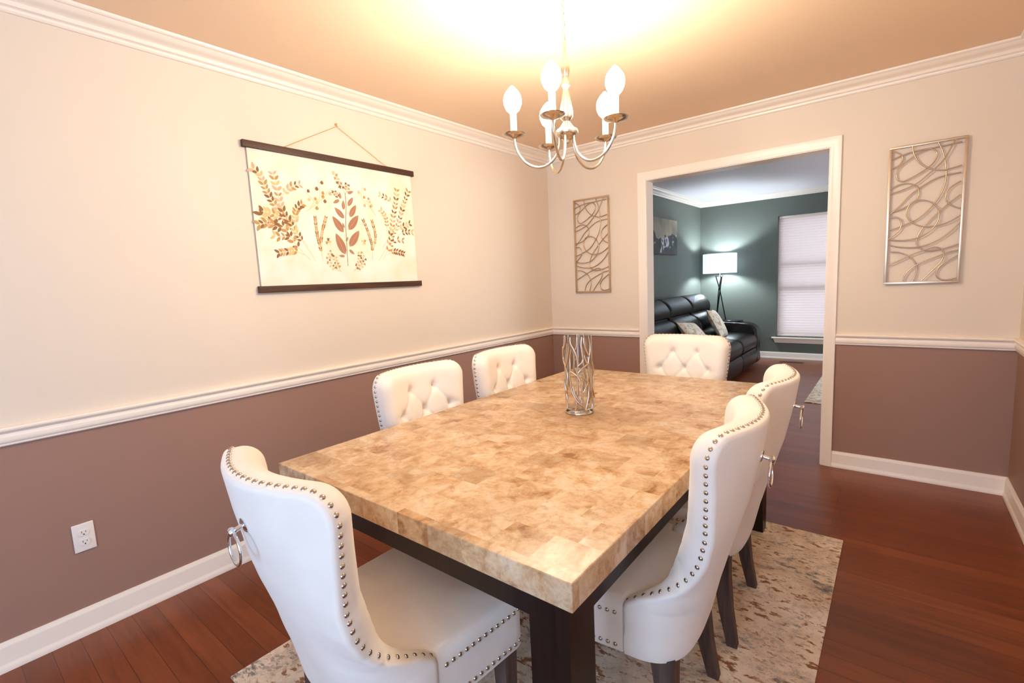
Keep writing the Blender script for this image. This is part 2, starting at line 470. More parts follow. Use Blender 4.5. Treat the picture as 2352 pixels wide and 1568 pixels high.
# living room shell
struct('wall_living_left', G().box(-0.15, 0.0, WT / 2, LIV_Y + 0.15, 0.0, H), M_GREEN)
UY0, UY1, UZ0, UZ1 = 1.35, 3.15, 0.55, 2.10
g = G()
g.box(LIV_W, LIV_W + 0.15, WT / 2, UY0, 0.0, H); g.box(LIV_W, LIV_W + 0.15, UY1, LIV_Y + 0.15, 0.0, H); g.box(LIV_W, LIV_W + 0.15, UY0, UY1, 0.0, UZ0); g.box(LIV_W, LIV_W + 0.15, UY0, UY1, UZ1, H)
struct('wall_living_right', g, M_GREEN)
g = G()
for (y0, y1, z0, z1) in ((UY0, UY1, UZ0, UZ0 + .05), (UY0, UY1, UZ1 - .05, UZ1), (UY0, UY0 + .05, UZ0 + .05, UZ1 - .05), (UY1 - .05, UY1, UZ0 + .05, UZ1 - .05), (2.23, 2.27, UZ0 + .05, UZ1 - .05), (UY0 + .05, 2.23, 1.32, 1.36), (2.27, UY1 - .05, 1.32, 1.36)):
    g.box(LIV_W + 0.06, LIV_W + 0.10, y0, y1, z0, z1)
struct('added_window_3', g, M_TRIM)  # unseen window, added to go with the living room's extra light
g = G()
g.box(0.0, OP0 - 0.018, WT / 2, WT, 0.0, H); g.box(OP1 + 0.018, LIV_W, WT / 2, WT, 0.0, H); g.box(OP0 - 0.018, OP1 + 0.018, WT / 2, WT, OPH + 0.018, H)
g.box(W + 0.15, LIV_W, 0.0, WT / 2, 0, H)
struct('wall_living_front', g, M_GREEN)
VX0, VX1, VZ0, VZ1 = 1.112, 2.06, 0.325, 2.105
g = G()
g.box(0.0, VX0, LIV_Y, LIV_Y + 0.15, 0.0, H); g.box(VX1, LIV_W, LIV_Y, LIV_Y + 0.15, 0.0, H); g.box(VX0, VX1, LIV_Y, LIV_Y + 0.15, 0.0, VZ0); g.box(VX0, VX1, LIV_Y, LIV_Y + 0.15, VZ1, H)
struct('wall_living_back', g, M_GREEN)
# living room double hung window
g = G(); y0, y1 = LIV_Y + 0.085, LIV_Y + 0.125
for (x0, x1, z0, z1) in ((VX0, VX1, VZ0, VZ0 + 0.06), (VX0, VX1, VZ1 - 0.05, VZ1), (VX0, VX0 + 0.045, VZ0 + .06, VZ1 - .05), (VX1 - 0.045, VX1, VZ0 + .06, VZ1 - .05), (VX0 + .045, VX1 - .045, 1.02, 1.08), (VX0 + .045, VX1 - .045, 1.38, 1.42)):
    g.box(x0, x1, y0, y1, z0, z1)
win2 = struct('window_2', g, M_TRIM)
gl = G().box(VX0 + .045, VX1 - .045, y0 + .016, y0 + .020, VZ0 + .06, VZ1 - .05)
gl.obj('window_pane', M_GLASS, win2, smooth=False)
s = G()
s.bbox(VX0 - 0.055, VX1 + 0.055, LIV_Y - 0.045, LIV_Y + 0.085, VZ0 - 0.022, VZ0 - 0.0005, 0.006)
s.add([(VX0 - 0.03, LIV_Y - 0.002, VZ0 - .022), (VX1 + 0.03, LIV_Y - .002, VZ0 - .022), (VX1 + 0.03, LIV_Y - .032, VZ0 - .022), (VX0 - 0.03, LIV_Y - .032, VZ0 - .022),
       (VX0 - 0.01, LIV_Y - 0.002, VZ0 - .085), (VX1 + 0.01, LIV_Y - .002, VZ0 - .085), (VX1 + 0.01, LIV_Y - .012, VZ0 - .085), (VX0 - 0.01, LIV_Y - .012, VZ0 - .085)],
      [(0, 1, 2, 3), (7, 6, 5, 4), (3, 2, 6, 7), (0, 3, 7, 4), (1, 5, 6, 2), (0, 4, 5, 1)])
s.obj('window_sill', M_TRIM, win2)
# cellular shade in the living room window
M_SHADE = bpy.data.materials.new('cellular_shade'); M_SHADE.use_nodes = True
_t = M_SHADE.node_tree; _o = _t.nodes['Material Output']; _t.nodes.remove(_t.nodes['Principled BSDF'])
_a = _t.nodes.new('ShaderNodeBsdfTranslucent'); _a.inputs['Color'].default_value = srgb(236, 220, 216)
_b = _t.nodes.new('ShaderNodeBsdfDiffuse'); _b.inputs['Color'].default_value = srgb(238, 228, 226)
_m = _t.nodes.new('ShaderNodeMixShader'); _m.inputs[0].default_value = 0.45
_t.links.new(_a.outputs[0], _m.inputs[1]); _t.links.new(_b.outputs[0], _m.inputs[2]); _t.links.new(_m.outputs[0], _o.inputs['Surface'])
V = []; Fc = []; n = 92; zt, zb = VZ1 - 0.03, VZ0 + 0.035
for i in range(n + 1):
    z = zt + (zb - zt) * i / n; y = LIV_Y + 0.045 + (0.006 if i % 2 else 0.0)
    V += [(VX0 + 0.016, y, z), (VX1 - 0.008, y, z)]
for i in range(n): Fc.append((2 * i, 2 * i + 1, 2 * i + 3, 2 * i + 2))
shade = empty('window_shade', (0, 0, 0))
tag(shade, 'pale pleated cellular shade pulled down over the living room window', 'window shade')
meshobj('pleated_fabric', V, Fc, M_SHADE, shade, smooth=False)
G().bbox(VX0 + 0.014, VX1 - 0.006, LIV_Y + 0.03, LIV_Y + 0.065, VZ0 + 0.016, VZ0 + 0.036, 0.004).obj('bottom_rail', M_TRIM, shade)
G().bbox(VX0 + 0.010, VX1 - 0.004, LIV_Y + 0.025, LIV_Y + 0.07, VZ1 - 0.034, VZ1 - 0.002, 0.004).obj('head_rail', M_TRIM, shade)

# mouldings
CROWN = [(0.0, H - 0.072), (0.010, H - 0.072), (0.016, H - 0.066), (0.018, H - 0.058), (0.023, H - 0.055), (0.030, H - 0.053), (0.033, H - 0.047), (0.036, H - 0.040),
         (0.044, H - 0.034), (0.056, H - 0.030), (0.068, H - 0.024), (0.076, H - 0.016), (0.080, H - 0.013), (0.088, H - 0.013), (0.095, H - 0.009), (0.098, H - 0.0005), (0.0, H - 0.0005)]
RAIL = [(0.0, 0.829), (0.010, 0.829), (0.013, 0.833), (0.013, 0.838), (0.016, 0.841), (0.019, 0.850), (0.018, 0.862), (0.013, 0.868), (0.012, 0.874), (0.020, 0.880), (0.026, 0.886), (0.027, 0.892), (0.022, 0.897), (0.0, 0.899)]
BASE = [(0.0, 0.0), (0.020, 0.0), (0.020, 0.008), (0.017, 0.020), (0.013, 0.026), (0.012, 0.030), (0.012, 0.088), (0.011, 0.094), (0.007, 0.100), (0.005, 0.107), (0.0, 0.108)]
CS = 0.067                                    # casing width
XL, XR = OP0 - CS, OP1 + CS
trim('trim_1', [(0, FY), (W, FY), (W, 0), (0, 0)], CROWN, M_TRIM, closed=True)
trim('trim_2', [(XL, 0), (0, 0), (0, FY), (WX0 - .06, FY)], RAIL, M_TRIM)
trim('trim_3', [(W, QY1), (W, 0), (XR, 0)], RAIL, M_TRIM)
trim('baseboard_left', [(XL, 0), (0, 0), (0, FY + .001)], BASE, M_TRIM)
trim('baseboard_right', [(0.001, FY), (W, FY), (W, 0), (XR, 0)], BASE, M_TRIM)
trim('trim_4', [(0, WT), (LIV_W, WT), (LIV_W, LIV_Y), (0, LIV_Y)], CROWN, M_TRIM, closed=True)
trim('baseboard_living', [(LIV_W, WT), (LIV_W, LIV_Y), (0, LIV_Y), (0, WT)], [(d, z * 0.9) for d, z in BASE], M_TRIM)
# cased opening: jamb lining and stepped casing on both sides
g = G()
g.box(OP0 - 0.018, OP0, -0.002, WT + 0.002, 0, OPH + 0.018); g.box(OP1, OP1 + 0.018, -0.002, WT + 0.002, 0, OPH + 0.018); g.box(OP0, OP1, -0.002, WT + 0.002, OPH, OPH + 0.018)
def casing(g, ysurf, sgn):
    prof = [(0.004, 0.0), (0.004, 0.009), (0.010, 0.012), (0.022, 0.012), (0.028, 0.015), (0.046, 0.017), (0.058, 0.019), (CS - 0.002, 0.019), (CS, 0.016), (CS, 0.0)]
    V = []; m = len(prof); Fc = []
    for (sx, corner) in ((-1, 0), (-1, 1), (1, 1), (1, 0)):
        for (o_, d_) in prof:
            x = (OP0 - o_) if sx < 0 else (OP1 + o_)
            z = (OPH + o_) if corner else 0.0
            V.append((x, ysurf + sgn * d_, z))
    for i in range(3):
        for k in range(m - 1): Fc.append((i * m + k, (i + 1) * m + k, (i + 1) * m + k + 1, i * m + k + 1))
    g.add(V, Fc)
casing(g, 0.0, -1); casing(g, WT, 1)
struct('door_1', g, M_TRIM, smooth=True)

# ------------------------------------------------------------------ power outlet
o = empty('power_outlet', (0.0005, -3.423, 0.399))
tag(o, 'white duplex power outlet plate on the taupe lower left wall', 'outlet')
G().bbox(0, 0.006, -0.034, 0.034, -0.057, 0.057, 0.003).obj('cover_plate', M_PLASTIC, o)
for s_ in (1, -1):
    r_ = G(); cz = s_ * 0.0195; pts = []
    for k in range(24):
        a = 2 * pi * k / 24
        pts.append((0.0172 * cos(a), max(-0.0125, min(0.0125, 0.0172 * sin(a)))))
    V = [(0.005, p[0], cz + p[1]) for p in pts] + [(0.0085, p[0] * .97, cz + p[1] * .97) for p in pts]
    r_.add(V, [tuple(24 + k for k in range(24))] + [(k, (k + 1) % 24, 24 + (k + 1) % 24, 24 + k) for k in range(24)])
    rc = r_.obj('receptacle', M_PLASTIC, o)
    sl = G(); sl.box(0.0083, 0.0088, -0.0072, -0.0054, cz - 0.001, cz + 0.0075); sl.box(0.0083, 0.0088, 0.0054, 0.0072, cz + 0.0, cz + 0.0065)
    sl.add([(0.0088, 0.0028 * cos(k * pi / 4), cz - 0.0065 + 0.0028 * sin(k * pi / 4)) for k in range(8)], [tuple(range(8))])
    sl.obj('slots', M_SLOT, rc, smooth=False)
G().lathe([(0.0, 0.0), (0.003, 0.0), (0.0025, 0.0012), (0.0, 0.0015)], (0, 0, 0), 12)
sc_ = G(); sc_.add([(0.0072, 0.003 * cos(k * pi / 6), 0.003 * sin(k * pi / 6)) for k in range(12)] + [(0.0058, 0.0034 * cos(k * pi / 6), 0.0034 * sin(k * pi / 6)) for k in range(12)],
                   [tuple(range(12))] + [(k, (k + 1) % 12, 12 + (k + 1) % 12, 12 + k) for k in range(12)])
sc_.obj('screw', M_PLASTIC, o)

# ------------------------------------------------------------------ rug
def rug(name, x0, x1, y0, y1, th, m, label, z0=0.0):
    g = G(); g.bbox(x0, x1, y0, y1, z0, th, 0.0025)
    o = g.obj(name, m); tag(o, label, 'rug')
    return o
RT = 0.007
rug('area_rug', 0.742, 2.362, -3.206, -1.047, RT, M_RUG, 'distressed cream, grey and rust rug under the dining table')
rug('area_rug', 1.835, 3.75, 1.712, 3.62, RT, M_RUG2, 'cream and tan rug on the living room floor, seen through the opening')

# ------------------------------------------------------------------ dining table
TX0, TX1, TY0, TY1, TZ, TT = 0.897, 2.060, -3.030, -1.087, 0.760, 0.062
tb = empty('dining_table', ((TX0 + TX1) / 2, (TY0 + TY1) / 2, RT))
tag(tb, 'rectangular dining table with tan marble top and espresso square legs', 'table')
hx, hy = (TX1 - TX0) / 2, (TY1 - TY0) / 2; zz = -RT
G().bbox(-hx, hx, -hy, hy, TZ - TT + zz, TZ + zz, 0.003).obj('table_top', M_STONE, tb)
IN = 0.030; ap = G(); az0, az1 = TZ - TT - 0.073 + zz, TZ - TT + zz - 0.0005
ap.box(-hx + IN, hx - IN, -hy + IN, -hy + IN + 0.025, az0, az1); ap.box(-hx + IN, hx - IN, hy - IN - 0.025, hy - IN, az0, az1)
ap.box(-hx + IN, -hx + IN + 0.025, -hy + IN + .025, hy - IN - .025, az0, az1); ap.box(hx - IN - 0.025, hx - IN, -hy + IN + .025, hy - IN - .025, az0, az1)
ap.obj('apron', M_ESPRESSO, tb, smooth=False)
def table_leg(sx, sy):
    LW = 0.100; IL = 0.026
    ox, oy = sx * (hx - IL), sy * (hy - IL)
    V = []; levels = [(az1, LW), (0.22, LW), (0.0, 0.07)]
    for (z, w) in levels:
        xa, xb = ox, ox - sx * w; ya, yb = oy, oy - sy * w
        V += [(xa, ya, z), (xb, ya, z), (xb, yb, z), (xa, yb, z)]
    Fc = [(0, 1, 2, 3), (8, 9, 10, 11)]
    for i in range(2):
        for k in range(4): Fc.append((i * 4 + k, i * 4 + (k + 1) % 4, i * 4 + 4 + (k + 1) % 4, i * 4 + 4 + k))
    return G().add(V, Fc).obj('leg', M_ESPRESSO, tb, smooth=False)
for sx in (-1, 1):
    for sy in (-1, 1): table_leg(sx, sy)

# ------------------------------------------------------------------ dining chair
CH = 0.962          # back height above the chair's base
T_SH = 0.080        # padded shell thickness
W_TAB = [(.33, .242), (.45, .247), (.50, .246), (.60, .235), (.70, .234), (.80, .243), (.90, .251), (.97, .253)]
R_TAB = [(.33, -.155), (.45, -.182), (.57, -.215), (.656, -.240), (.73, -.262), (.86, -.290), (.97, -.308)]
F_TAB = [(.33, 0.0), (.468, 0.0), (.480, -.004), (.490, -.016), (.505, -.040), (.53, -.078), (.57, -.120), (.61, -.150), (.65, -.170), (.71, -.183), (.82, -.188), (.89, -.189), (.97, -.191)]
N_TAB = [(.33, 3.4), (.48, 3.2), (.60, 2.6), (.75, 2.2), (.96, 2.0)]
RC = 0.075
def plan_row(z, n=400):
    """half plan of the padding's middle surface: arms wrap forward low down, a shallow curve higher up"""
    k = min(1, max(0, (z - .50) / .17)); k = k * k * (3 - 2 * k)
    wo = interp(z, W_TAB); yr = interp(z, R_TAB) + T_SH / 2; yf = interp(z, F_TAB); e = interp(z, N_TAB)
    th = np.linspace(0, pi / 2, n); w = wo - T_SH / 2
    x = w * np.sin(th) ** (2 / e); y = yf - (yf - yr) * np.cos(th) ** (2 / e)
    if k > 0:
        def even(x, y):
            s = np.concatenate([[0], np.cumsum(np.hypot(np.diff(x), np.diff(y)))]); q = np.linspace(0, s[-1], n)
            return np.interp(q, s, x), np.interp(q, s, y)
        u = np.linspace(0, 1, n); w2 = wo - .004
        x2, y2 = even(w2 * u, yr + (yf - yr) * (1 - np.cos(.55 * pi * u)) / (1 - math.cos(.55 * pi)))
        x, y = even(x, y); x = x * (1 - k) + x2 * k; y = y * (1 - k) + y2 * k
    s = np.concatenate([[0], np.cumsum(np.hypot(np.diff(x), np.diff(y)))])
    return x, y, s
_rows = {}
def mid(s, z):
    key = round(z, 5)
    if key not in _rows: _rows[key] = plan_row(z)
    x, y, S = _rows[key]; a = abs(s)
    return np.array([math.copysign(np.interp(a, S, x), s), np.interp(a, S, y), z])
def s_max(z):
    key = round(z, 5)
    if key not in _rows: _rows[key] = plan_row(z)
    S = _rows[key][2][-1]; zc = CH - RC
    if z > zc: S -= RC - sqrt(max(0, RC * RC - (z - zc) ** 2))
    return S
def normal(s, z):
    e = 2e-3
    a = mid(s + e, z) - mid(s - e, z)
    sm = s
    b = mid(sm, min(z + e, CH)) - mid(sm, max(z - e, .33))
    n = np.cross(a, b); L = np.linalg.norm(n)
    n = n / L if L > 0 else np.array([0, -1, 0])
    if n[1] > 0 and abs(s) < .05: n = -n
    return n
ZS = list(np.linspace(.335, .46, 8)) + list(np.linspace(.465, .62, 40)) + list(np.linspace(.627, CH - RC, 34)) + list(np.linspace(CH - RC, CH - .030, 8)[1:]) + [CH - x for x in (.024, .019, .014, .010, .0065, .0035, .0015, 0)]
RO, RI = 0.013, 0.044        # rounding of the rear and the front edge of the padding
NU = 96
BND = np.array([(s_max(z), z) for z in ZS if z > .40] + [(s, CH) for s in np.linspace(s_max(CH), 0, 12)])
_seg = [(BND[i], BND[i + 1]) for i in range(len(BND) - 1)]
def edge_dist(s, z):
    p = np.array([abs(s), z]); A = BND[:-1]; B = BND[1:]; d = B - A
    L = (d * d).sum(1); L[L < 1e-14] = 1e-14
    t = np.clip(((p - A) * d).sum(1) / L, 0, 1)
    q = A + d * t[:, None]
    return float(np.sqrt(((p - q) ** 2).sum(1)).min())
def h_out(d): return T_SH / 2 - RO + RO * sqrt(max(0, 1 - (1 - min(d / RO, 1)) ** 2))
def h_in(d): return T_SH / 2 - RI + RI * sqrt(max(0, 1 - (1 - min(d / RI, 1)) ** 2))
BTN = [(-.078, .855), (.078, .855), (-.150, .760), (0, .760), (.150, .760), (-.078, .665), (.078, .665), (-.150, .570), (0, .570), (.150, .570)]
CRS = [(i, j) for i in range(len(BTN)) for j in range(i) if 0.05 < abs(BTN[i][0] - BTN[j][0]) < 0.09 and abs(abs(BTN[i][1] - BTN[j][1]) - .095) < .01]
def tuft(s, z):
    """depth pressed into the front padding at arc position s"""
    if not (.49 < z < CH): return 0.0
    d = 0.0
    for (bx, bz) in BTN:
        r2 = (s - bx) ** 2 + (z - bz) ** 2
        d += 0.017 * math.exp(-r2 / (2 * .013 ** 2)) + 0.005 * math.exp(-r2 / (2 * .030 ** 2))
    best = 9
    segs = [(BTN[i], BTN[j]) for i, j in CRS] + [((-.078, .855), (-.110, .935)), ((.078, .855), (.110, .935)), ((-.150, .760), (-.235, .760)), ((.150, .760), (.235, .760)), ((-.150, .57), (-.235, .57)), ((.150, .57), (.235, .57))]
    for k, (a, b) in enumerate(segs):
        ax, az = a; bx, bz = b; L = (bx - ax) ** 2 + (bz - az) ** 2
        t = max(0, min(1, ((s - ax) * (bx - ax) + (z - az) * (bz - az)) / L))
        r2 = (s - ax - t * (bx - ax)) ** 2 + (z - az - t * (bz - az)) ** 2
        wgt = 1.0 if k < len(CRS) else (1 - t) * .8
        d = max(d, 0.0) if r2 > .0009 else max(d, d + wgt * 0.0055 * math.exp(-r2 / (2 * .0055 ** 2)))
    return d
def build_shell():
    V = []; F = []; outer = {}; inner = {}
    nz = len(ZS); top = nz - 1
    tip = [0, .0015, .0035, .0065, .010, .014, .019, .025, .032]
    K = len(tip)
    for i, z in enumerate(ZS):
        sm = s_max(z)
        base = [sm - t for t in tip]; inn = np.linspace(0, base[-1], NU // 2 - K + 2)[:-1]
        pos = list(inn) + base[::-1]
        row = [-p for p in pos[::-1]] + pos[1:]
        for j, s in enumerate(row):
            m = mid(s, z); n = normal(s, z); d = edge_dist(s, z)
            if j in (0, len(row) - 1) or i == top: d = 0.0
            if abs(d) < 2e-4: d = 0.0
            fill = 0.006 * min(1, d / .06) if z > .5 else 0.0
            outer[i, j] = len(V); V.append(m + n * h_out(d) * (0.9 if z < .338 else 1))
            inner[i, j] = len(V); V.append(m - n * (h_in(d) + fill - tuft(s, z) * min(1, d / .03)))
    NC = len(row) - 1
    for i in range(nz - 1):
        for j in range(NC):
            F.append((outer[i, j], outer[i, j + 1], outer[i + 1, j + 1], outer[i + 1, j]))
            F.append((inner[i, j], inner[i + 1, j], inner[i + 1, j + 1], inner[i, j + 1]))
        for j in (0, NC):
            q = (outer[i, j], outer[i + 1, j], inner[i + 1, j], inner[i, j]); F.append(q if j == 0 else q[::-1])
    for j in range(NC):
        F.append((outer[0, j], inner[0, j], inner[0, j + 1], outer[0, j + 1]))
        F.append((outer[top, j], outer[top, j + 1], inner[top, j + 1], inner[top, j]))
    return V, F
def resample(pts, step):
    P = np.array(pts); L = np.concatenate([[0], np.cumsum(np.hypot(*np.diff(P, axis=0).T))])
    n = max(2, int(round(L[-1] / step)) + 1); q = np.linspace(0, L[-1], n)
    return list(zip(np.interp(q, L, P[:, 0]), np.interp(q, L, P[:, 1])))
def nail_mesh(r=0.0062):
    V, F = lathe([(r, 0.0), (r * .96, r * .22), (r * .80, r * .46), (r * .5, r * .66), (r * .2, r * .74), (0.0, r * .75)], (0, 0, 0), 12)
    me = bpy.data.meshes.new('nailhead'); me.from_pydata([tuple(v) for v in V], [], F); me.materials.append(M_NAIL)
    me.polygons.foreach_set('use_smooth', [True] * len(me.polygons)); return me
NAIL = nail_mesh()
def put(me, name, p, n, parent, spin=0):
    o = bpy.data.objects.new(name, me); COL.objects.link(o); o.parent = parent
    q = Vector((0, 0, 1)).rotation_difference(Vector(n).normalized())
    o.location = Vector(p); o.rotation_euler = q.to_euler(); return o

def seat_mesh():
    V = []; F = []
    # plan outline, counter clockwise from above, a little wider towards the front
    hw, fy = 0.253, 0.300; r = 0.045; out = []
    cor = [((hw - r), (fy - r), 0), (-(hw - r), (fy - r), 90)]
    side = [(hw, -0.001), ]
    for k in range(7):
        a = radians(0 + 90 * k / 6); out.append((hw - r + r * cos(a), fy - r + r * sin(a)))
    for x in np.linspace(hw - r, -(hw - r), 9)[1:-1]: out.append((x, fy + 0.006 * cos(x / hw * pi / 2)))
    for k in range(7):
        a = radians(90 + 90 * k / 6); out.append((-(hw - r) + r * cos(a), fy - r + r * sin(a)))
    for y in np.linspace(fy - r, 0.002, 6)[1:]: out.append((-hw, y))
    for p in [(-.20, -.002), (-.185, -.06), (-.16, -.13), (-.08, -.145), (0, -.15), (.08, -.145), (.16, -.13), (.185, -.06), (.20, -.002)]: out.append(p)
    for y in np.linspace(0.002, fy - r, 6)[:-1]: out.append((hw, y))
    out = [(x * (0.955 + 0.045 * y / fy), y) if y > 0 else (x, y) for x, y in out]
    N = len(out); cx, cy = 0, .08
    lev = [(.337, 1.0, .004), (.340, 1.0, 0), (.40, 1.0, 0), (.455, 1.0, 0)] + [(.455 + .030 * sin(a), 1.0, .030 * (1 - cos(a))) for a in np.linspace(0, pi / 2, 6)[1:]]
    rings = []
    for (z, sc, ins) in lev:
        ring = []
        for (x, y) in out:
            v = Vector((x - cx, y - cy)); L = v.length; v = v * ((L - ins) / L)
            ring.append(len(V)); V.append((cx + v.x, cy + v.y, z))
        rings.append(ring)
    base = [V[i] for i in rings[-1]]
    for t in (.85, .7, .5, .3, .12):
        ring = []
        for (x, y, z) in base:
            ring.append(len(V)); V.append((cx + (x - cx) * t, cy + (y - cy) * t, .485 + .016 * (1 - t * t)))
        rings.append(ring)
    for a, b in zip(rings, rings[1:]):
        for k in range(N): F.append((a[k], a[(k + 1) % N], b[(k + 1) % N], b[k]))
    F.append(tuple(rings[-1])); F.append(tuple(reversed(rings[0])))
    return V, F, out

def chair_leg(front, sx):
    g = G(); V = []
    if front: lv = [(.337, .215, .245, .046), (.30, .215, .245, .046), (.0, .215, .248, .030)]
    else: lv = [(.337, .180, -.090, .062), (.25, .183, -.096, .052), (.12, .190, -.112, .042), (.0, .198, -.135, .034)]
    for (z, x, y, w) in lv:
        V += [(sx * x + a * w / 2, y + b * w / 2, z) for a, b in ((-1, -1), (1, -1), (1, 1), (-1, 1))]
    n = len(lv); Fc = [(3, 2, 1, 0)[::-1], tuple((n - 1) * 4 + k for k in range(4))[::-1]]
    for i in range(n - 1):
        for k in range(4): Fc.append((i * 4 + k, i * 4 + 4 + k, i * 4 + 4 + (k + 1) % 4, i * 4 + (k + 1) % 4))
    return g.add(V, Fc)

def make_chair():
    root = empty('dining_chair')
    V, F = build_shell()
    back = meshobj('backrest', V, F, M_FAB, root, angle=60)
    V, F, out = seat_mesh()
    seat = meshobj('seat', V, F, M_FAB, root, angle=50)
    G().box(-.19, .19, -.07, .275, .3350, .3368).obj('dust_cover', M_DARKCLOTH, root, smooth=False)
    for f in (True, False):
        for sx in (-1, 1): chair_leg(f, sx).obj('leg', M_LEGWOOD, root, smooth=False)
    # nailheads along the rim of the back
    path = resample([tuple(b) for b in BND[2:]], 0.0208)
    def frame(a, b):
        e = 1.5e-3; ts = mid(a + e, b) - mid(a - e, b); ts /= np.linalg.norm(ts)
        n = normal(a, b); tz = np.cross(n, ts); tz = tz if tz[2] > 0 else -tz
        return ts, tz / np.linalg.norm(tz), n
    for sg in (1, -1):
        for i, (s, z) in enumerate(path):
            if sg < 0 and s < 0.010: continue
            a = path[max(0, i - 1)]; b = path[min(len(path) - 1, i + 1)]
            dx, dz = b[0] - a[0], b[1] - a[1]; L = math.hypot(dx, dz); os_, oz = dz / L, -dx / L
            ts, tz, n = frame(s * sg, min(z, CH - .001))
            out_ = ts * (os_ * sg) + tz * oz
            p = mid(s * sg, z) + n * (T_SH / 2 - 0.0190) - out_ * 0.0006
            put(NAIL, 'nailhead', p, out_ + n * 0.08, back)
    # two rows of nailheads round the seat
    fr = [(x, y) for (x, y) in out if y >= 0]
    i0 = next(i for i in range(len(out)) if out[i] == fr[0])
    loop = [p for p in out if p[1] > 0.0015 and abs(p[0]) < .26]
    start = loop.index(min([p for p in loop if p[0] > .2], key=lambda p: p[1])); loop = loop[start:] + loop[:start]
    lp = resample(loop, 0.0208)
    def nrm(i):
        a = lp[max(0, i - 1)]; b = lp[min(len(lp) - 1, i + 1)]; return Vector((b[1] - a[1], -(b[0] - a[0]), 0)).normalized()
    rows = G()
    for i in range(len(lp)):
        n = nrm(i)
        if n.x * lp[i][0] < 0 and abs(lp[i][0]) > .2: n = -n
        if n.y < -.5: n = -n
        for z in (.447, .355):
            if lp[i][1] < .012: continue
            q = Vector((0, 0, 1)).rotation_difference(n)
            rows.add([q @ v.co + Vector((lp[i][0], lp[i][1], z)) for v in NAIL.vertices], [tuple(p.vertices) for p in NAIL.polygons])
    fn = rows.obj('seat_nailheads', M_NAIL, seat); fn['kind'] = 'stuff'
    # covered buttons
    bm_v, bm_f = lathe([(0.0085, -0.002), (0.0085, 0.001), (0.007, 0.0035), (0.004, 0.005), (0.0, 0.0055)], (0, 0, 0), 14)
    bme = bpy.data.meshes.new('button'); bme.from_pydata([tuple(v) for v in bm_v], [], bm_f); bme.materials.append(M_FAB); bme.polygons.foreach_set('use_smooth', [True] * len(bme.polygons))
    for (bx, bz) in BTN:
        n = normal(bx, bz); p = mid(bx, bz) - n * (T_SH / 2 + .006 - tuft(bx, bz) + .0015)
        put(bme, 'button', p, -n, back)
    # ring pull on the back
    rz = 0.858; n = normal(0, rz); p = mid(0, rz) + n * T_SH / 2
    P = Vector(p)
    g = G(); g.lathe([(0.0, -.002), (.0165, -.002), (.0165, .0015), (.012, .004), (.0055, .005), (.0055, .018), (.009, .021), (.0105, .026), (.008, .031), (.0, .033)], (0, 0, 0), 20)
    q = Vector((0, 0, 1)).rotation_difference(Vector(n))
    kb = meshobj('ring_mount', [q @ Vector(v) + P for v in g.v], g.f, M_CHROME, root, angle=40)
    c = P + Vector(n) * 0.022 + Vector((0, -0.001, -0.0385))
    ring = [c + Vector((0.0335 * sin(2 * pi * k / 40), 0, 0.0335 * cos(2 * pi * k / 40))) for k in range(40)]
    V, F = tube(ring, 0.0036, 10, closed=True)
    meshobj('pull_ring', V, F, M_CHROME, kb)
    return root

proto = make_chair()
GR = 'cream nailhead chairs around the marble table'
CHAIRS = [
    # x, y of the arm seam centre, rotation about z (0 faces +y), z
    (1.488, -3.078, -3.0, RT, 'cream nailhead chair at the near short end of the table, back to the viewer'),
    (1.974, -2.440, 94.0, RT, 'nearer of two cream nailhead chairs on the right side of the table'),
    (1.964, -1.868, 93.0, RT, 'farther of two cream nailhead chairs on the right, its ring pull against the wood floor'),
    (1.028, -2.315, -90.0, RT, 'nearer of two button-tufted cream chairs along the left wall'),
    (1.040, -1.715, -90.0, RT, 'farther of two button-tufted cream chairs along the left wall, nearer the room corner'),
    (1.538, -1.09, 180.0, RT, 'button-tufted cream chair at the far end of the table, in front of the opening'),
]
for i, (x, y, rz, z, lab) in enumerate(CHAIRS):
    c = proto if i == 0 else copy_tree(proto)
    c.location = (x, y, z); c.rotation_euler = (0, 0, radians(rz))
    tag(c, lab, 'chair', GR)

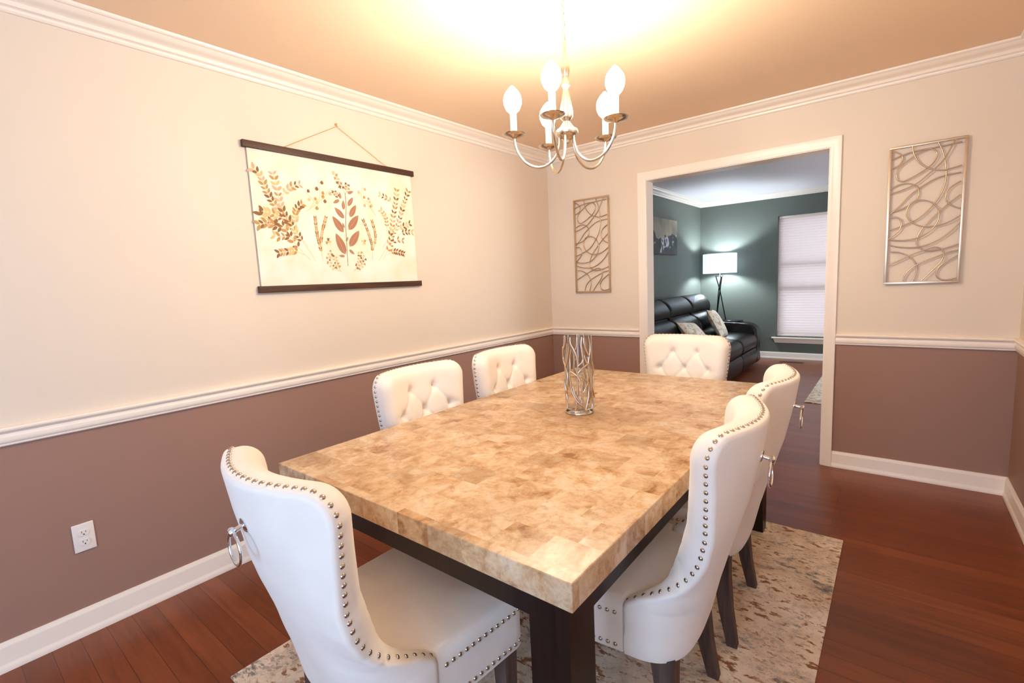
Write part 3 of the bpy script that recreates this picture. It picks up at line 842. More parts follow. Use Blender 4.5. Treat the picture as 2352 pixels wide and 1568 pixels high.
# traced line work
ART= [[[0.01,0.911],[0.194,0.936],[0.362,0.95],[0.621,0.954],[0.929,0.963]],[[0.01,0.971],[0.088,0.964],[0.171,0.93],[0.182,0.898],[0.132,0.865],[0.015,0.843]],[[0.306,0.99],[0.329,0.93],[0.403,0.866],[0.524,0.818],[0.703,0.79],[0.797,0.793],[0.941,0.806]],[[0.103,0.804],[0.135,0.846],[0.268,0.895],[0.429,0.939],[0.541,0.948],[0.615,0.924],[0.626,0.888],[0.568,0.84],[0.444,0.797],[0.297,0.763],[0.197,0.748],[0.126,0.765],[0.103,0.804]],[[0.018,0.699],[0.147,0.727],[0.265,0.73],[0.368,0.708],[0.421,0.664],[0.403,0.617],[0.315,0.577],[0.179,0.547],[0.041,0.536]],[[0.029,0.667],[0.185,0.684],[0.385,0.72],[0.541,0.78],[0.665,0.833],[0.738,0.879],[0.794,0.934],[0.844,0.985]],[[0.632,0.988],[0.697,0.916],[0.735,0.844],[0.756,0.765],[0.744,0.688],[0.688,0.612],[0.568,0.531],[0.441,0.474],[0.276,0.436],[0.053,0.404]],[[0.035,0.518],[0.162,0.571],[0.291,0.637],[0.421,0.683],[0.597,0.733],[0.753,0.753],[0.938,0.76]],[[0.05,0.333],[0.253,0.321],[0.441,0.332],[0.585,0.372],[0.662,0.418],[0.694,0.462],[0.685,0.516],[0.615,0.568],[0.497,0.596],[0.397,0.598],[0.315,0.581],[0.268,0.528],[0.291,0.482],[0.362,0.442],[0.482,0.413],[0.582,0.406],[0.744,0.414],[0.868,0.439],[0.965,0.469]],[[0.944,0.7],[0.841,0.673],[0.774,0.633],[0.774,0.581],[0.838,0.542],[0.959,0.513]],[[0.947,0.609],[0.791,0.549],[0.671,0.493],[0.562,0.441],[0.485,0.39],[0.432,0.337],[0.426,0.292],[0.482,0.253],[0.582,0.233],[0.715,0.238],[0.856,0.253],[0.979,0.272]],[[0.044,0.493],[0.132,0.494],[0.197,0.468],[0.209,0.429],[0.162,0.386],[0.041,0.338]],[[0.053,0.296],[0.188,0.275],[0.397,0.265],[0.562,0.277],[0.721,0.312],[0.844,0.357],[0.962,0.422]],[[0.068,0.243],[0.191,0.235],[0.318,0.207],[0.406,0.162],[0.444,0.115],[0.432,0.06],[0.397,0.014]],[[0.059,0.144],[0.232,0.182],[0.4,0.218],[0.55,0.243],[0.662,0.257],[0.744,0.245],[0.785,0.207],[0.756,0.154],[0.647,0.092],[0.515,0.021]],[[0.265,0.02],[0.312,0.081],[0.409,0.126],[0.541,0.16],[0.703,0.191],[0.829,0.215],[0.976,0.227]],[[0.979,0.196],[0.868,0.164],[0.759,0.126],[0.706,0.082],[0.726,0.04],[0.803,0.021],[0.897,0.024],[0.99,0.04]]]
SPRIG= [[[[-2.318,1.498],[-2.354,1.557],[-2.402,1.627],[-2.448,1.694],[-2.493,1.753],[-2.531,1.811],[-2.555,1.868],[-2.576,1.925],[-2.611,1.952]],26,18,0],[[[-2.349,1.505],[-2.39,1.544],[-2.432,1.6],[-2.465,1.656],[-2.5,1.691],[-2.56,1.706],[-2.601,1.744]],12,20,0],[[[-2.356,1.577],[-2.401,1.634],[-2.447,1.707],[-2.474,1.755],[-2.49,1.815],[-2.496,1.875],[-2.51,1.949]],16,18,0],[[[-2.487,1.815],[-2.457,1.849],[-2.415,1.885],[-2.363,1.904]],7,18,0],[[[-2.399,1.659],[-2.413,1.709],[-2.401,1.767],[-2.363,1.802]],9,17,0],[[[-2.45,1.676],[-2.502,1.673],[-2.55,1.688],[-2.608,1.678]],9,20,0],[[[-2.418,1.607],[-2.462,1.625],[-2.507,1.623],[-2.541,1.63]],6,18,0],[[[-2.385,1.531],[-2.424,1.55],[-2.47,1.549],[-2.523,1.538]],9,18,0],[[[-2.447,1.707],[-2.49,1.723],[-2.532,1.738],[-2.586,1.746]],8,18,0],[[[-1.903,1.504],[-1.846,1.576],[-1.791,1.653],[-1.735,1.74],[-1.699,1.819],[-1.661,1.899],[-1.631,1.956]],20,15,0],[[[-1.87,1.512],[-1.817,1.584],[-1.765,1.631],[-1.696,1.634]],7,16,0],[[[-1.868,1.583],[-1.799,1.676],[-1.77,1.776],[-1.743,1.861],[-1.725,1.953]],15,15,0],[[[-1.754,1.845],[-1.789,1.879],[-1.833,1.897],[-1.868,1.907]],6,15,0],[[[-1.827,1.674],[-1.824,1.749],[-1.843,1.792],[-1.864,1.813]],8,14,0],[[[-1.759,1.693],[-1.698,1.719],[-1.635,1.746]],6,16,0],[[[-1.743,1.663],[-1.681,1.689],[-1.62,1.688]],6,16,0],[[[-1.84,1.538],[-1.781,1.562],[-1.704,1.548]],8,15,0],[[[-2.275,1.495],[-2.283,1.559],[-2.296,1.638],[-2.3,1.737]],20,12,1],[[[-2.276,1.552],[-2.271,1.639],[-2.234,1.741]],16,12,1],[[[-1.949,1.504],[-1.947,1.595],[-1.969,1.682],[-1.993,1.741]],18,12,1],[[[-1.938,1.559],[-1.915,1.655],[-1.933,1.742]],15,12,1],[[[-2.352,1.762],[-2.293,1.803],[-2.259,1.858],[-2.261,1.943]],5,14,2],[[[-2.332,1.773],[-2.299,1.822],[-2.337,1.859]],3,14,2],[[[-2.286,1.81],[-2.238,1.847],[-2.212,1.883]],3,14,2],[[[-1.899,1.773],[-1.946,1.827],[-1.993,1.873],[-1.977,1.945]],5,13,2],[[[-1.914,1.801],[-1.961,1.855],[-1.927,1.843]],3,13,2],[[[-2.166,1.44],[-2.211,1.458],[-2.244,1.506],[-2.216,1.554]],12,11,3],[[[-2.174,1.443],[-2.199,1.499],[-2.203,1.533]],8,11,3],[[[-2.089,1.443],[-2.033,1.471],[-2.008,1.507],[-2.041,1.557]],12,11,3],[[[-2.085,1.442],[-2.047,1.492],[-2.035,1.536]],8,11,3],[[[-2.098,1.882],[-2.125,1.927],[-2.151,1.971],[-2.156,1.997]],8,14,3],[[[-2.098,1.882],[-2.082,1.918],[-2.083,1.946]],6,11,3],[[[-2.132,1.851],[-2.161,1.876],[-2.174,1.894]],6,11,3],[[[-2.22,1.587],[-2.24,1.614]],3,12,3],[[[-2.012,1.594],[-2.001,1.623]],3,12,3],[[[-2.123,1.471],[-2.119,1.59],[-2.113,1.716],[-2.101,1.813],[-2.101,1.889]],0,0,4]]
LEAF= [[[-2.132,1.538],[-2.183,1.657]],[[-2.132,1.663],[-2.195,1.751]],[[-2.12,1.743],[-2.176,1.8]],[[-2.119,1.791],[-2.117,1.846]],[[-2.141,1.844],[-2.183,1.823]],[[-2.132,1.851],[-2.136,1.888]],[[-2.1,1.584],[-2.027,1.679]],[[-2.098,1.679],[-2.024,1.768]],[[-2.083,1.753],[-2.035,1.826]],[[-2.089,1.815],[-2.051,1.868]],[[-2.085,1.887],[-2.044,1.902]],[[-2.137,1.527],[-2.176,1.53]],[[-2.106,1.566],[-2.072,1.539]],[[-2.121,1.611],[-2.106,1.64]],[[-2.125,1.687],[-2.134,1.718]]]

# ------------------------------------------------------------------ vase
def vase(x, y, z):
    root = empty('vase', (x, y, z))
    tag(root, 'clear glass cylinder vase wrapped in a silver branch lattice on the table', 'vase')
    R0, Hh = 0.0585, 0.335
    V, F = lathe([(0.0555, 0.018), (0.058, 0.03), (0.0595, 0.06), (0.0605, 0.16), (0.061, Hh), (0.0595, Hh), (0.059, 0.16), (0.058, 0.06), (0.056, 0.03), (0.0535, 0.019)], (0, 0, 0), 56)
    V = V[:]; meshobj('glass_cylinder', V, [f for f in F if len(f) == 4], M_THIN, root, angle=60)
    V, F = lathe([(0.0, 0.0), (0.050, 0.0), (0.055, 0.003), (0.0565, 0.010), (0.0555, 0.018), (0.045, 0.0195), (0.0, 0.0195)], (0, 0, 0), 56)
    meshobj('glass_base', V, F, M_GLASS, root, angle=60)
    strands = [
        [(210,370),(205,560),(240,660),(275,790),(265,950),(235,1100),(250,1290)], [(330,200),(335,290),(385,380),(430,500),(440,620),(430,740),(470,860),(500,1000),(505,1150),(490,1210),(530,1300)],
        [(440,200),(430,330),(395,400)], [(520,200),(505,330),(520,470),(520,560),(445,625)], [(625,195),(640,280),(645,400),(615,580),(620,700),(640,850),(650,1000),(668,1200),(655,1300)],
        [(550,210),(552,300),(580,400),(625,500)], [(545,470),(570,560),(615,640)], [(310,340),(280,500),(243,650)], [(320,715),(420,770),(462,850)],
        [(340,370),(315,500),(318,640),(310,800),(320,950),(350,1050),(420,1170),(520,1260),(530,1330)], [(615,600),(480,690),(440,760),(430,900),(425,1060)],
        [(490,790),(560,840),(600,900),(612,1000),(590,1150),(550,1290)], [(600,880),(520,1030)], [(350,940),(380,1050),(440,1150)], [(400,1160),(410,1250),(380,1300)],
        [(665,560),(690,700),(694,850),(680,1000),(694,1150),(672,1300)], [(208,850),(230,1000),(250,1150)], [(250,200),(240,300),(212,400)]]
    view = math.atan2(-3.7446 - y, 2.5196 - x)          # the lattice is laid out from the side facing the camera corner of the room
    g = G()
    for side in (0, 1):
        for st in strands:
            pts = []
            if side == 1 and st[0][0] in (440, 545, 350, 600, 208, 400, 320, 615): continue
            for p in smooth_path([(a, b, 0) for a, b in st], 4):
                u = max(-1, min(1, (p.x - 450) / 250.0)); th = math.asin(u) * (0.86 if side else 1.0)
                ang = view + th if side == 0 else view - th + pi + 0.25
                h = Hh * (1 - (p.y - 195) / 1155.0 * 0.97)
                r = 0.0640 + 0.0012 * sin(h * 40 + st[0][0])
                h = max(0.006, h)
                pts.append((r * cos(ang), r * sin(ang), h))
            n = len(pts); rr = [0.0030 + 0.0012 * sin(pi * (k + 1) / (n + 1)) for k in range(n)]
            g.tube(pts, rr, 10)
    # low hoop joining the branches
    g.tube([(0.0605 * cos(a), 0.0605 * sin(a), 0.0040) for a in [2 * pi * k / 48 for k in range(48)]], 0.0028, 7, closed=True)
    g.obj('branch_lattice', M_SILVER, root)
vase(1.462, -1.988, 0.7602)

# ------------------------------------------------------------------ hanging botanical print
def cloth_mat():
    m = mat('print_canvas', srgb(246, 238, 218), 0.7, spec=0.2); t = NT(m)
    v = t.coords((1, 1, 1)); n = t.n('ShaderNodeTexNoise', i_Scale=6.0, i_Detail=4.0); t.l(v, n.inputs['Vector'])
    t.base(t.ramp(n.outputs['Fac'], [(0.35, srgb(236, 224, 200)), (0.6, srgb(240, 234, 222))])); return m
M_CANVAS = cloth_mat()
INK = [mat('print_brown', srgb(138, 96, 56), 0.7), mat('print_tan', srgb(186, 144, 88), 0.7), mat('print_sand', srgb(216, 188, 132), 0.7), mat('print_rose', srgb(166, 118, 92), 0.7), mat('print_blush', srgb(214, 172, 140), 0.7)]
ws = empty('wall_hanging', (0.0, -2.116, 1.37))
tag(ws, 'botanical canvas print between dark wooden bars hanging on the left wall', 'wall hanging')
OY, OZ = -2.116, 1.37
G().bbox(0.002, 0.022, -2.646 - OY, -1.586 - OY, 2.046 - OZ, 2.080 - OZ, 0.002).obj('top_bar', M_BARWOOD, ws)
G().bbox(0.002, 0.022, -2.642 - OY, -1.580 - OY, 1.338 - OZ, 1.372 - OZ, 0.002).obj('bottom_bar', M_BARWOOD, ws)
cg = G(); cg.box(0.009, 0.0105, -2.625 - OY, -1.606 - OY, 1.360 - OZ, 2.058 - OZ, 0)
rnd = random.Random(4)
layer = [0.0108]
def leaf(g, a, b, wid, mi, fold=0):
    layer[0] += 0.0000012
    x = layer[0]; ax, az = a; bx, bz = b; dx, dz = bx - ax, bz - az; L = math.hypot(dx, dz) or 1e-6
    nx, nz = -dz / L, dx / L; pts = []
    n = 7
    for k in range(n + 1):
        t = k / n; w = wid * math.sin(pi * t ** 0.8) ** 0.8; pts.append((ax + dx * t + nx * w, az + dz * t + nz * w))
    for k in range(n - 1, 0, -1):
        t = k / n; w = wid * math.sin(pi * t ** 0.8) ** 0.8; pts.append((ax + dx * t - nx * w, az + dz * t - nz * w))
    g.add([(x, p[0] - OY, p[1] - OZ) for p in pts], [tuple(range(len(pts)))], mi)
def stem(g, pts, w, mi):
    layer[0] += 0.0000012
    P = [Vector((p[0], p[1])) for p in pts]; V = []
    for i, p in enumerate(P):
        t = (P[min(i + 1, len(P) - 1)] - P[max(i - 1, 0)]).normalized(); n = Vector((-t.y, t.x))
        for s_ in (1, -1): q = p + n * w * s_; V.append((layer[0], q.x - OY, q.y - OZ))
    g.add(V, [(2 * i, 2 * i + 1, 2 * i + 3, 2 * i + 2) for i in range(len(P) - 1)], mi)
for path, n, ln, st in SPRIG:
    P = [(p.x, p.y) for p in smooth_path([(a, b, 0) for a, b in path], 8)]
    stem(cg, P, 0.0011 if st != 4 else 0.0018, 3 if st != 4 else 4)
    if n == 0: continue
    L = [0]
    for a, b in zip(P, P[1:]): L.append(L[-1] + math.hypot(b[0] - a[0], b[1] - a[1]))
    if st == 0: n = max(4, int(n * .78))
    for k in range(n):
        f = (0.22 + 0.78 * (k + 0.5) / n) * L[-1] if n > 3 else (0.5 + 0.5 * k / max(1, n - 1)) * L[-1]
        i = max(j for j in range(len(L)) if L[j] <= f + 1e-9); i = min(i, len(P) - 2)
        a, b = P[i], P[i + 1]; tx, tz = b[0] - a[0], b[1] - a[1]; q = math.hypot(tx, tz) or 1; tx /= q; tz /= q
        px, pz = a[0] + tx * (f - L[i]), a[1] + tz * (f - L[i])
        r_ = rnd.random(); mi = 1 if r_ < .34 else 2 if r_ < .66 else 3 if r_ < .86 else 5
        s_ = 0.001 * ln * rnd.uniform(.85, 1.2) * (1.4, 1.15, 1.5, 1.3, 1)[st]
        if st in (0, 1):
            for sg in (1, -1):
                ang = radians(44 if st == 0 else 26) * sg * rnd.uniform(.8, 1.2)
                ex, ez = tx * cos(ang) - tz * sin(ang), tx * sin(ang) + tz * cos(ang)
                bx, bz = px + (-tz) * sg * .002, pz + tx * sg * .002
                leaf(cg, (bx, bz), (bx + ex * s_ * 1.15, bz + ez * s_ * 1.15), s_ * (.27 if st == 0 else .19), mi)
        elif st == 2:
            sg = 1 if k % 2 else -1; cx_, cz_ = px - tz * sg * .018, pz + tx * sg * .018
            stem(cg, [(px, pz), (cx_, cz_)], .0008, 3)
            leaf(cg, (cx_, cz_ - s_ * .45), (cx_ + .002, cz_ + s_ * .5), s_ * .42, mi)
        else:
            sg = 1 if k % 2 else -1; cx_, cz_ = px - tz * sg * .009, pz + tx * sg * .009
            for m_ in range(4):
                aa = m_ * pi / 2 + rnd.random()
                leaf(cg, (cx_, cz_), (cx_ + cos(aa) * s_ * .6, cz_ + sin(aa) * s_ * .6), s_ * .2, mi)
for a, b in LEAF:
    L = math.hypot(b[0] - a[0], b[1] - a[1])
    leaf(cg, a, b, L * .19, 4)
    stem(cg, [a, ((a[0] + b[0]) / 2, (a[1] + b[1]) / 2), b], 0.0006, 5)
cg.obj('canvas', [M_CANVAS] + INK, ws, smooth=False)
M_CORD = mat('jute_cord', srgb(206, 160, 92), 0.8)
G().tube([(0.010, -2.436 - OY, 2.081 - OZ), (0.010, -2.116 - OY, 2.250 - OZ), (0.010, -1.792 - OY, 2.081 - OZ)], 0.0017, 6).obj('hanging_cord', M_CORD, ws)
hk = G(); hk.tube([(0.0, 0, 2.262 - OZ), (0.012, 0, 2.262 - OZ), (0.017, 0, 2.266 - OZ)], 0.0016, 6); hk.tube([(0.010, 0, 2.262 - OZ), (0.011, 0, 2.25 - OZ), (0.015, 0, 2.247 - OZ), (0.018, 0, 2.254 - OZ)], 0.0014, 6)
hk.tube([(0.003, 0.006 * sin(2*pi*k/12), 2.262 - OZ + 0.006 * cos(2*pi*k/12)) for k in range(12)], 0.0015, 6, closed=True)
hk.obj('wall_hook', M_CORD, ws)

# ------------------------------------------------------------------ two metal scroll panels on the back wall
def scroll_panel(x0, label):
    w, h = 0.340, 0.801
    root = empty('metal_wall_art', (x0 + w / 2, -0.004, 1.211))
    tag(root, label, 'wall art', 'metal scroll panels either side of the opening')
    fr = 0.006; g = G()
    for (a, b, c, d) in ((-w / 2, w / 2, 0, 2 * fr), (-w / 2, w / 2, h - 2 * fr, h), (-w / 2, -w / 2 + 2 * fr, 2 * fr, h - 2 * fr), (w / 2 - 2 * fr, w / 2, 2 * fr, h - 2 * fr)):
        g.bbox(a, b, -0.024, -0.010, c, d, 0.001)
    g.obj('frame', M_BRUSHED, root)
    for i, c in enumerate(ART):
        pts = smooth_path([((u - .5) * w, -0.017 + 0.004 * sin(i * 2.1), v * h) for u, v in c], 6)
        G().tube(pts, 0.0034, 10).obj('scroll_rod', M_BRUSHED, root)
    g = G()
    for (a, c) in ((-w / 2 + .006, .03), (w / 2 - .006, .03), (-w / 2 + .006, h - .03), (w / 2 - .006, h - .03)):
        g.tube([(a, -0.012, c), (a, 0.0035, c)], 0.003, 8)
    g.obj('standoff', M_BRUSHED, root)
    return root
scroll_panel(2.452, 'tall metal scroll panel right of the opening, overlapping loops in a thin frame')
scroll_panel(0.279, 'narrow-looking metal scroll panel between the room corner and the opening')

# ------------------------------------------------------------------ chandelier
CX, CY, CZ = 1.475, -2.040, 1.905
ch = empty('chandelier', (CX, CY, 0.0))
tag(ch, 'five-arm brushed nickel chandelier with lit candle bulbs hanging on a chain', 'chandelier')
body = [(0.0, CZ - .040), (.010, CZ - .036), (.012, CZ - .026), (.030, CZ - .018), (.043, CZ - .006), (.045, CZ + .004), (.041, CZ + .012), (.028, CZ + .022), (.018, CZ + .036), (.013, CZ + .044), (.020, CZ + .052), (.026, CZ + .062),
        (.025, CZ + .085), (.019, CZ + .12), (.013, CZ + .155), (.011, CZ + .170), (.017, CZ + .178), (.017, CZ + .186), (.011, CZ + .194), (.014, CZ + .215), (.018, CZ + .235), (.015, CZ + .26), (.009, CZ + .285), (.007, CZ + .31), (.009, CZ + .335), (.006, CZ + .345), (0.0, CZ + .348)]
V, F = lathe(body, (0, 0, 0), 32); meshobj('centre_column', V, F, M_BRONZE, ch, angle=50)
RR = 0.21; PH = 0.0
for k in range(5):
    a = PH + 2 * pi * k / 5; ca, sa = cos(a), sin(a)
    prof = [(.030, CZ - .008), (.033, CZ - .045), (.050, CZ - .088), (.085, CZ - .117), (.125, CZ - .122), (.165, CZ - .104), (.195, CZ - .066), (.208, CZ - .030), (.210, CZ - .006)]
    pts = smooth_path([(r * ca, r * sa, z) for r, z in prof], 6)
    arm = G().tube(pts, 0.0052, 10).obj('arm', M_BRONZE, ch)
    g = G(); g.lathe([(0.0, -.010), (.008, -.008), (.012, -.004), (.030, .000), (.043, .005), (.046, .010), (.044, .0105), (.030, .004), (.014, .003), (.0, .003)], (RR * ca, RR * sa, CZ), 28)
    g.obj('drip_cup', M_BRONZE, arm)
    g = G(); g.lathe([(.0, .003), (.0125, .003), (.0125, .082), (.010, .084), (.0, .084)], (RR * ca, RR * sa, CZ), 20)
    g.obj('candle_sleeve', M_SLEEVE, arm)
    g = G(); g.lathe([(0.0, .083), (.010, .084), (.014, .090), (.026, .102), (.034, .120), (.036, .138), (.032, .156), (.022, .172), (.011, .184), (.004, .191), (0.0, .193)], (RR * ca, RR * sa, CZ), 20)
    g.obj('lit_bulb', M_BULB, arm)
# chain and canopy
g = G(); z = CZ + .345; k = 0
while z < H - 0.035:
    L = 0.030; w = 0.0075; pts = []
    for q in range(16):
        a = 2 * pi * q / 16; x_ = w * cos(a); z_ = z + L / 2 - 0.002 + (L / 2 - w) * (1 if sin(a) > 0 else -1) + w * sin(a)
        pts.append((x_, 0, z_) if k % 2 else (0, x_, z_))
    g.tube(pts, 0.0016, 6, closed=True); z += L - 0.006; k += 1
g.tube([(0.003 * sin(t * .9), 0.003 * cos(t * .9), CZ + .345 + (H - CZ - .37) * t / 24) for t in range(25)], 0.0014, 6)
g.obj('chain', M_BRONZE, ch)
V, F = lathe([(0.0, H - .042), (.010, H - .040), (.012, H - .030), (.035, H - .024), (.055, H - .012), (.062, H - .001), (0.0, H - .001)], (0, 0, 0), 32); meshobj('canopy', V, F, M_BRONZE, ch, angle=50)

# ------------------------------------------------------------------ living room: reclining sofa
def leather():
    m = mat('black_leather', srgb(16, 14, 15), 0.22, spec=0.28); t = NT(m)
    v = t.coords((1, 1, 1)); n = t.n('ShaderNodeTexNoise', i_Scale=18.0, i_Detail=5.0); t.l(v, n.inputs['Vector'])
    n2 = t.n('ShaderNodeTexVoronoi', i_Scale=160.0); t.l(v, n2.inputs['Vector'])
    t.base(t.ramp(n.outputs['Fac'], [(0.3, srgb(10, 8, 9)), (0.7, srgb(26, 21, 20))]))
    ad = t.n('ShaderNodeMath', operation='ADD'); t.l(n.outputs['Fac'], ad.inputs[0]); t.l(n2.outputs['Distance'], ad.inputs[1])
    t.bump(ad.outputs[0], 0.35, 0.006); return m
M_LEATHER = leather()
SX, SY = 0.06, 0.0
sofa = empty('reclining_sofa', (0.55, 2.60, 0.0))
tag(sofa, 'black leather reclining sofa along the left wall of the living room', 'sofa')
so = (0.55, 2.60)
def puffy(profile, y0, y1, edge=0.05, ny=10, bulge=0.0):
    """closed side profile (x,z) lofted along y with soft rounded ends"""
    V = []; F = []; m = len(profile)
    cx = sum(p[0] for p in profile) / m; cz = sum(p[1] for p in profile) / m
    ys = [];
    for k in range(5): a = pi / 2 * k / 4; ys.append((y0 + edge * (1 - sin(a)), cos(a)))
    ys = [(y0 + edge * (1 - cos(pi / 2 * (1 - k / 4) )), 1 - sin(pi / 2 * (k / 4))) for k in range(5)]
    seq = []
    for k in range(6):
        a = pi / 2 * k / 5; seq.append((y0 + edge * (1 - cos(a)) if False else y0 + edge * (1 - math.cos(a)), edge * (1 - math.sin(a))))
    seq2 = [(y1 - (y - y0), ins) for y, ins in reversed(seq)]
    for (y, ins) in seq + seq2:
        for (x, z) in profile:
            dx, dz = x - cx, z - cz; L = math.hypot(dx, dz) or 1
            f = max(0.05, (L - ins) / L)
            V.append((cx + dx * f - so[0], y - so[1], cz + dz * f))
    n = len(seq) * 2
    for i in range(n - 1):
        for k in range(m): F.append((i * m + k, (i + 1) * m + k, (i + 1) * m + (k + 1) % m, i * m + (k + 1) % m))
    F.append(tuple(range(m))[::-1]); F.append(tuple((n - 1) * m + k for k in range(m)))
    return V, F
def loop(pts, n=5): return [(p.x, p.y) for p in smooth_path([(a, b, 0) for a, b in pts], n, closed=True)]
g = G(); g.bbox(0.14, 0.90, 1.12, 3.52, 0.04, 0.30, 0.03, seg=3); g.obj('base_frame', M_LEATHER, sofa)
sofa_base = sofa.children[0]
for v_ in sofa_base.data.vertices: v_.co.x -= so[0]; v_.co.y -= so[1]
SEATS = [(1.15, 1.93), (1.94, 2.72), (2.73, 3.51)]
for (a, b) in SEATS:
    bp = loop([(0.10, 0.35), (0.08, 0.70), (0.10, 0.93), (0.17, 1.02), (0.27, 1.035), (0.36, 0.98), (0.41, 0.90), (0.40, 0.83), (0.385, 0.80), (0.47, 0.75), (0.52, 0.66), (0.53, 0.58), (0.60, 0.53), (0.64, 0.44), (0.60, 0.34), (0.35, 0.28)])
    V, F = puffy(bp, a, b, 0.06); meshobj('back_cushion', V, F, M_LEATHER, sofa, angle=60)
    sp = loop([(0.40, 0.27), (0.40, 0.42), (0.60, 0.475), (0.85, 0.485), (0.98, 0.465), (1.03, 0.40), (1.03, 0.32), (0.98, 0.28), (0.7, 0.26)])
    V, F = puffy(sp, a, b, 0.045); meshobj('seat_cushion', V, F, M_LEATHER, sofa, angle=60)
    fp = loop([(0.88, 0.06), (0.90, 0.27), (1.0, 0.275), (1.035, 0.22), (1.035, 0.12), (1.0, 0.05)])
    V, F = puffy(fp, a, b, 0.03); meshobj('footrest_panel', V, F, M_LEATHER, sofa, angle=60)
for (a, b) in ((0.88, 1.14), (3.52, 3.78)):
    arm_p = loop([(0.16, 0.03), (0.14, 0.45), (0.18, 0.58), (0.30, 0.625), (0.60, 0.625), (0.88, 0.605), (0.98, 0.56), (1.02, 0.47), (1.02, 0.20), (0.99, 0.04), (0.6, 0.02)])
    V, F = puffy(arm_p, a, b, 0.05); am = meshobj('arm', V, F, M_LEATHER, sofa, angle=60)
    t_ = G(); t_.bbox(0.46 - so[0], 0.80 - so[0], a + .045 - so[1], b - .045 - so[1], 0.615, 0.640, 0.008, seg=2); t_.obj('console_top', mat('glossy_black_panel', srgb(16, 16, 18), 0.08), am)

def pillow(name, loc, rot, size, m, label):
    n = 18; V = []; F = []
    w, h, d = size
    for s_ in (1, -1):
        for i in range(n + 1):
            for j in range(n + 1):
                u, v = -1 + 2 * i / n, -1 + 2 * j / n
                e = max(0, (1 - u * u)) ** .5 * max(0, (1 - v * v)) ** .5
                pinch = 1 - 0.06 * (1 - abs(u)) * 1.0 * (v * v) - 0.0
                V.append((u * w / 2 * (1 - .07 * (1 - v * v) * abs(u)), s_ * d / 2 * e ** .7, v * h / 2 * (1 - .07 * (1 - u * u) * abs(v))))
    N = (n + 1) ** 2
    for s_ in (0, 1):
        for i in range(n):
            for j in range(n):
                q = [s_ * N + i * (n + 1) + j, s_ * N + (i + 1) * (n + 1) + j, s_ * N + (i + 1) * (n + 1) + j + 1, s_ * N + i * (n + 1) + j + 1]
                F.append(tuple(q) if s_ == 0 else tuple(reversed(q)))
    o = meshobj(name, V, F, m)
    o.location = loc; o.rotation_euler = rot
    return tag(o, label, 'cushion', 'floral throw pillows on the sofa')
def floral():
    m = mat('floral_pillow', srgb(226, 208, 180), 0.85); t = NT(m)
    v = t.coords((1, 1, 1)); n = t.n('ShaderNodeTexNoise', i_Scale=9.0, i_Detail=4.0, i_Distortion=1.2); t.l(v, n.inputs['Vector'])
    t.base(t.ramp(n.outputs['Fac'], [(0.36, srgb(206, 186, 156)), (0.45, srgb(252, 244, 228)), (0.56, srgb(250, 236, 212)), (0.64, srgb(226, 172, 104)), (0.72, srgb(246, 230, 204))])); return m
M_FLORAL = floral()
pillow('throw_pillow', (0.645, 3.00, 0.65), (radians(-28), radians(4), radians(96)), (0.44, 0.42, 0.13), M_FLORAL, 'floral throw pillow leaning on the sofa back nearest the floor lamp')
pillow('throw_pillow', (0.66, 2.05, 0.59), (radians(-42), radians(6), radians(84)), (0.44, 0.42, 0.15), M_FLORAL, 'floral throw pillow slumped low on the sofa just above the far tufted chair')

# floor lamp
LX, LY = 0.385, 4.04
lamp = empty('floor_lamp', (LX, LY, 0.0))
tag(lamp, 'lit tripod floor lamp with white drum shade and black legs in the living room corner', 'lamp')
M_BLACK = mat('black_metal', srgb(18, 26, 24), 0.35, 0.6)
cz_ = 1.08
for k in range(3):
    a = radians(20 + 120 * k)
    top = (-0.055 * cos(a), -0.055 * sin(a), 1.275); mid_ = (0.012 * sin(a), -0.012 * cos(a), cz_); bot = (0.20 * cos(a), 0.20 * sin(a), 0.006)
    G().tube([top, mid_, bot], 0.008, 8).obj('leg', M_BLACK, lamp)
g = G(); g.lathe([(0.0, 1.268), (.062, 1.268), (.062, 1.280), (.012, 1.284), (.012, 1.34), (.0, 1.34)], (0, 0, 0), 24); g.obj('mounting_plate', M_CHROME, lamp)
M_LSH = bpy.data.materials.new('lamp_shade_linen'); M_LSH.use_nodes = True
_t = M_LSH.node_tree; _o = _t.nodes['Material Output']; _t.nodes.remove(_t.nodes['Principled BSDF'])
_a = _t.nodes.new('ShaderNodeBsdfTranslucent'); _a.inputs['Color'].default_value = (0.92, 0.95, 1, 1)
_b = _t.nodes.new('ShaderNodeBsdfDiffuse'); _b.inputs['Color'].default_value = (0.86, 0.88, 0.92, 1)
_m = _t.nodes.new('ShaderNodeMixShader'); _m.inputs[0].default_value = SHADE_OPQ
_t.links.new(_a.outputs[0], _m.inputs[1]); _t.links.new(_b.outputs[0], _m.inputs[2]); _t.links.new(_m.outputs[0], _o.inputs['Surface'])
V = []; F = []; seg = 48
for (r, z) in ((.238, 1.318), (.240, 1.33), (.240, 1.600), (.238, 1.612), (.236, 1.600), (.236, 1.33)):
    for k in range(seg): V.append((r * cos(2 * pi * k / seg), r * sin(2 * pi * k / seg), z))
for i in range(6):
    for k in range(seg): F.append((i * seg + k, i * seg + (k + 1) % seg, ((i + 1) % 6) * seg + (k + 1) % seg, ((i + 1) % 6) * seg + k))
meshobj('lamp_shade', V, F, M_LSH, lamp, angle=40)
g = G()
for k in range(3):
    a = 2 * pi * k / 3; g.tube([(0, 0, 1.600), (.237 * cos(a), .237 * sin(a), 1.600)], .002, 6)
g.tube([(0, 0, 1.34), (0, 0, 1.605)], .0035, 8); g.lathe([(0.0, 1.605), (.008, 1.606), (.010, 1.614), (.006, 1.622), (0.0, 1.625)], (0, 0, 0), 12)
g.obj('shade_spider', M_BLACK, lamp)
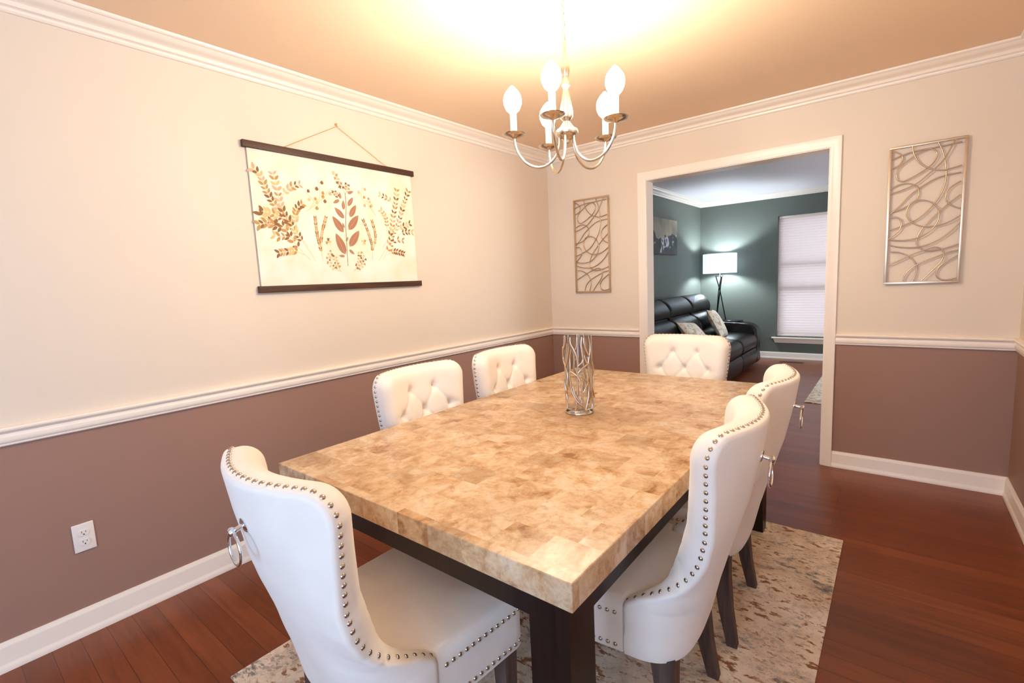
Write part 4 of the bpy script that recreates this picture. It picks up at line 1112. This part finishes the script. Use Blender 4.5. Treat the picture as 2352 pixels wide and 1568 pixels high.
M_BULB2 = mat('living_lamp_bulb', (1, 1, 1, 1), 0.4, emit=(0.80, 0.91, 1.0, 1), estr=LAMP)
g = G(); g.lathe([(0.0, 1.385), (.013, 1.387), (.015, 1.40), (.028, 1.43), (.034, 1.462), (.028, 1.49), (.014, 1.503), (0.0, 1.506)], (0.035, 0, 0), 20); g.obj('lit_bulb', M_BULB2, lamp)

# picture on the living room left wall
def mountain():
    m = mat('mountain_canvas', srgb(150, 140, 125), 0.6); t = NT(m)
    v = t.coords((1, 1, 1)); sep = t.n('ShaderNodeSeparateXYZ'); t.l(v, sep.inputs[0])
    mp = t.n('ShaderNodeMapping'); mp.inputs['Scale'].default_value = (0, 1, 0); t.l(v, mp.inputs['Vector'])
    r = t.n('ShaderNodeTexNoise', i_Scale=2.6, i_Detail=6.0); t.l(mp.outputs[0], r.inputs['Vector'])
    h = t.n('ShaderNodeMath', operation='MULTIPLY_ADD'); t.l(r.outputs['Fac'], h.inputs[0]); h.inputs[1].default_value = 0.55; h.inputs[2].default_value = -0.03
    gt = t.n('ShaderNodeMath', operation='GREATER_THAN'); t.l(sep.outputs[2], gt.inputs[0]); t.l(h.outputs[0], gt.inputs[1])
    n = t.n('ShaderNodeTexNoise', i_Scale=4.0, i_Detail=6.0, i_Distortion=1.0); t.l(v, n.inputs['Vector'])
    rock = t.ramp(n.outputs['Fac'], [(0.30, srgb(30, 32, 36)), (0.55, srgb(66, 64, 68)), (0.60, srgb(222, 224, 228)), (0.64, srgb(70, 68, 72))])
    n2 = t.n('ShaderNodeTexNoise', i_Scale=3.0, i_Detail=3.0); t.l(v, n2.inputs['Vector'])
    sky = t.ramp(n2.outputs['Fac'], [(0.3, srgb(112, 108, 98)), (0.7, srgb(176, 164, 144))])
    t.base(t.mix(gt.outputs[0], rock, sky)); return m
pc = empty('wall_picture', (0.0, 2.42, 1.608))
tag(pc, 'dark abstract mountain canvas above the sofa on the living room left wall', 'picture')
G().bbox(0.003, 0.032, -0.79, 0.79, 0.0, 0.475, 0.002).obj('painted_canvas', mountain(), pc)
G().box(0.002, 0.0029, -0.75, 0.75, 0.04, 0.43).obj('stretcher', M_BARWOOD, pc, smooth=False)

# floor vent in the living room
fv = empty('floor_vent', (1.37, 4.06, 0.0))
tag(fv, 'small brown floor vent in the living room floor under the window', 'vent')
M_VENT = mat('brown_vent', srgb(58, 36, 26), 0.5)
G().bbox(-0.15, 0.15, -0.055, 0.055, 0.0, 0.004, 0.0015).obj('vent_frame', mat('vent_frame_brown', srgb(92, 60, 42), 0.45), fv)
g = G()
for k in range(14): g.box(-0.128 + k * .0185, -0.118 + k * .0185, -0.04, 0.04, 0.0038, 0.0052)
g.obj('louvres', M_VENT, fv, smooth=False)
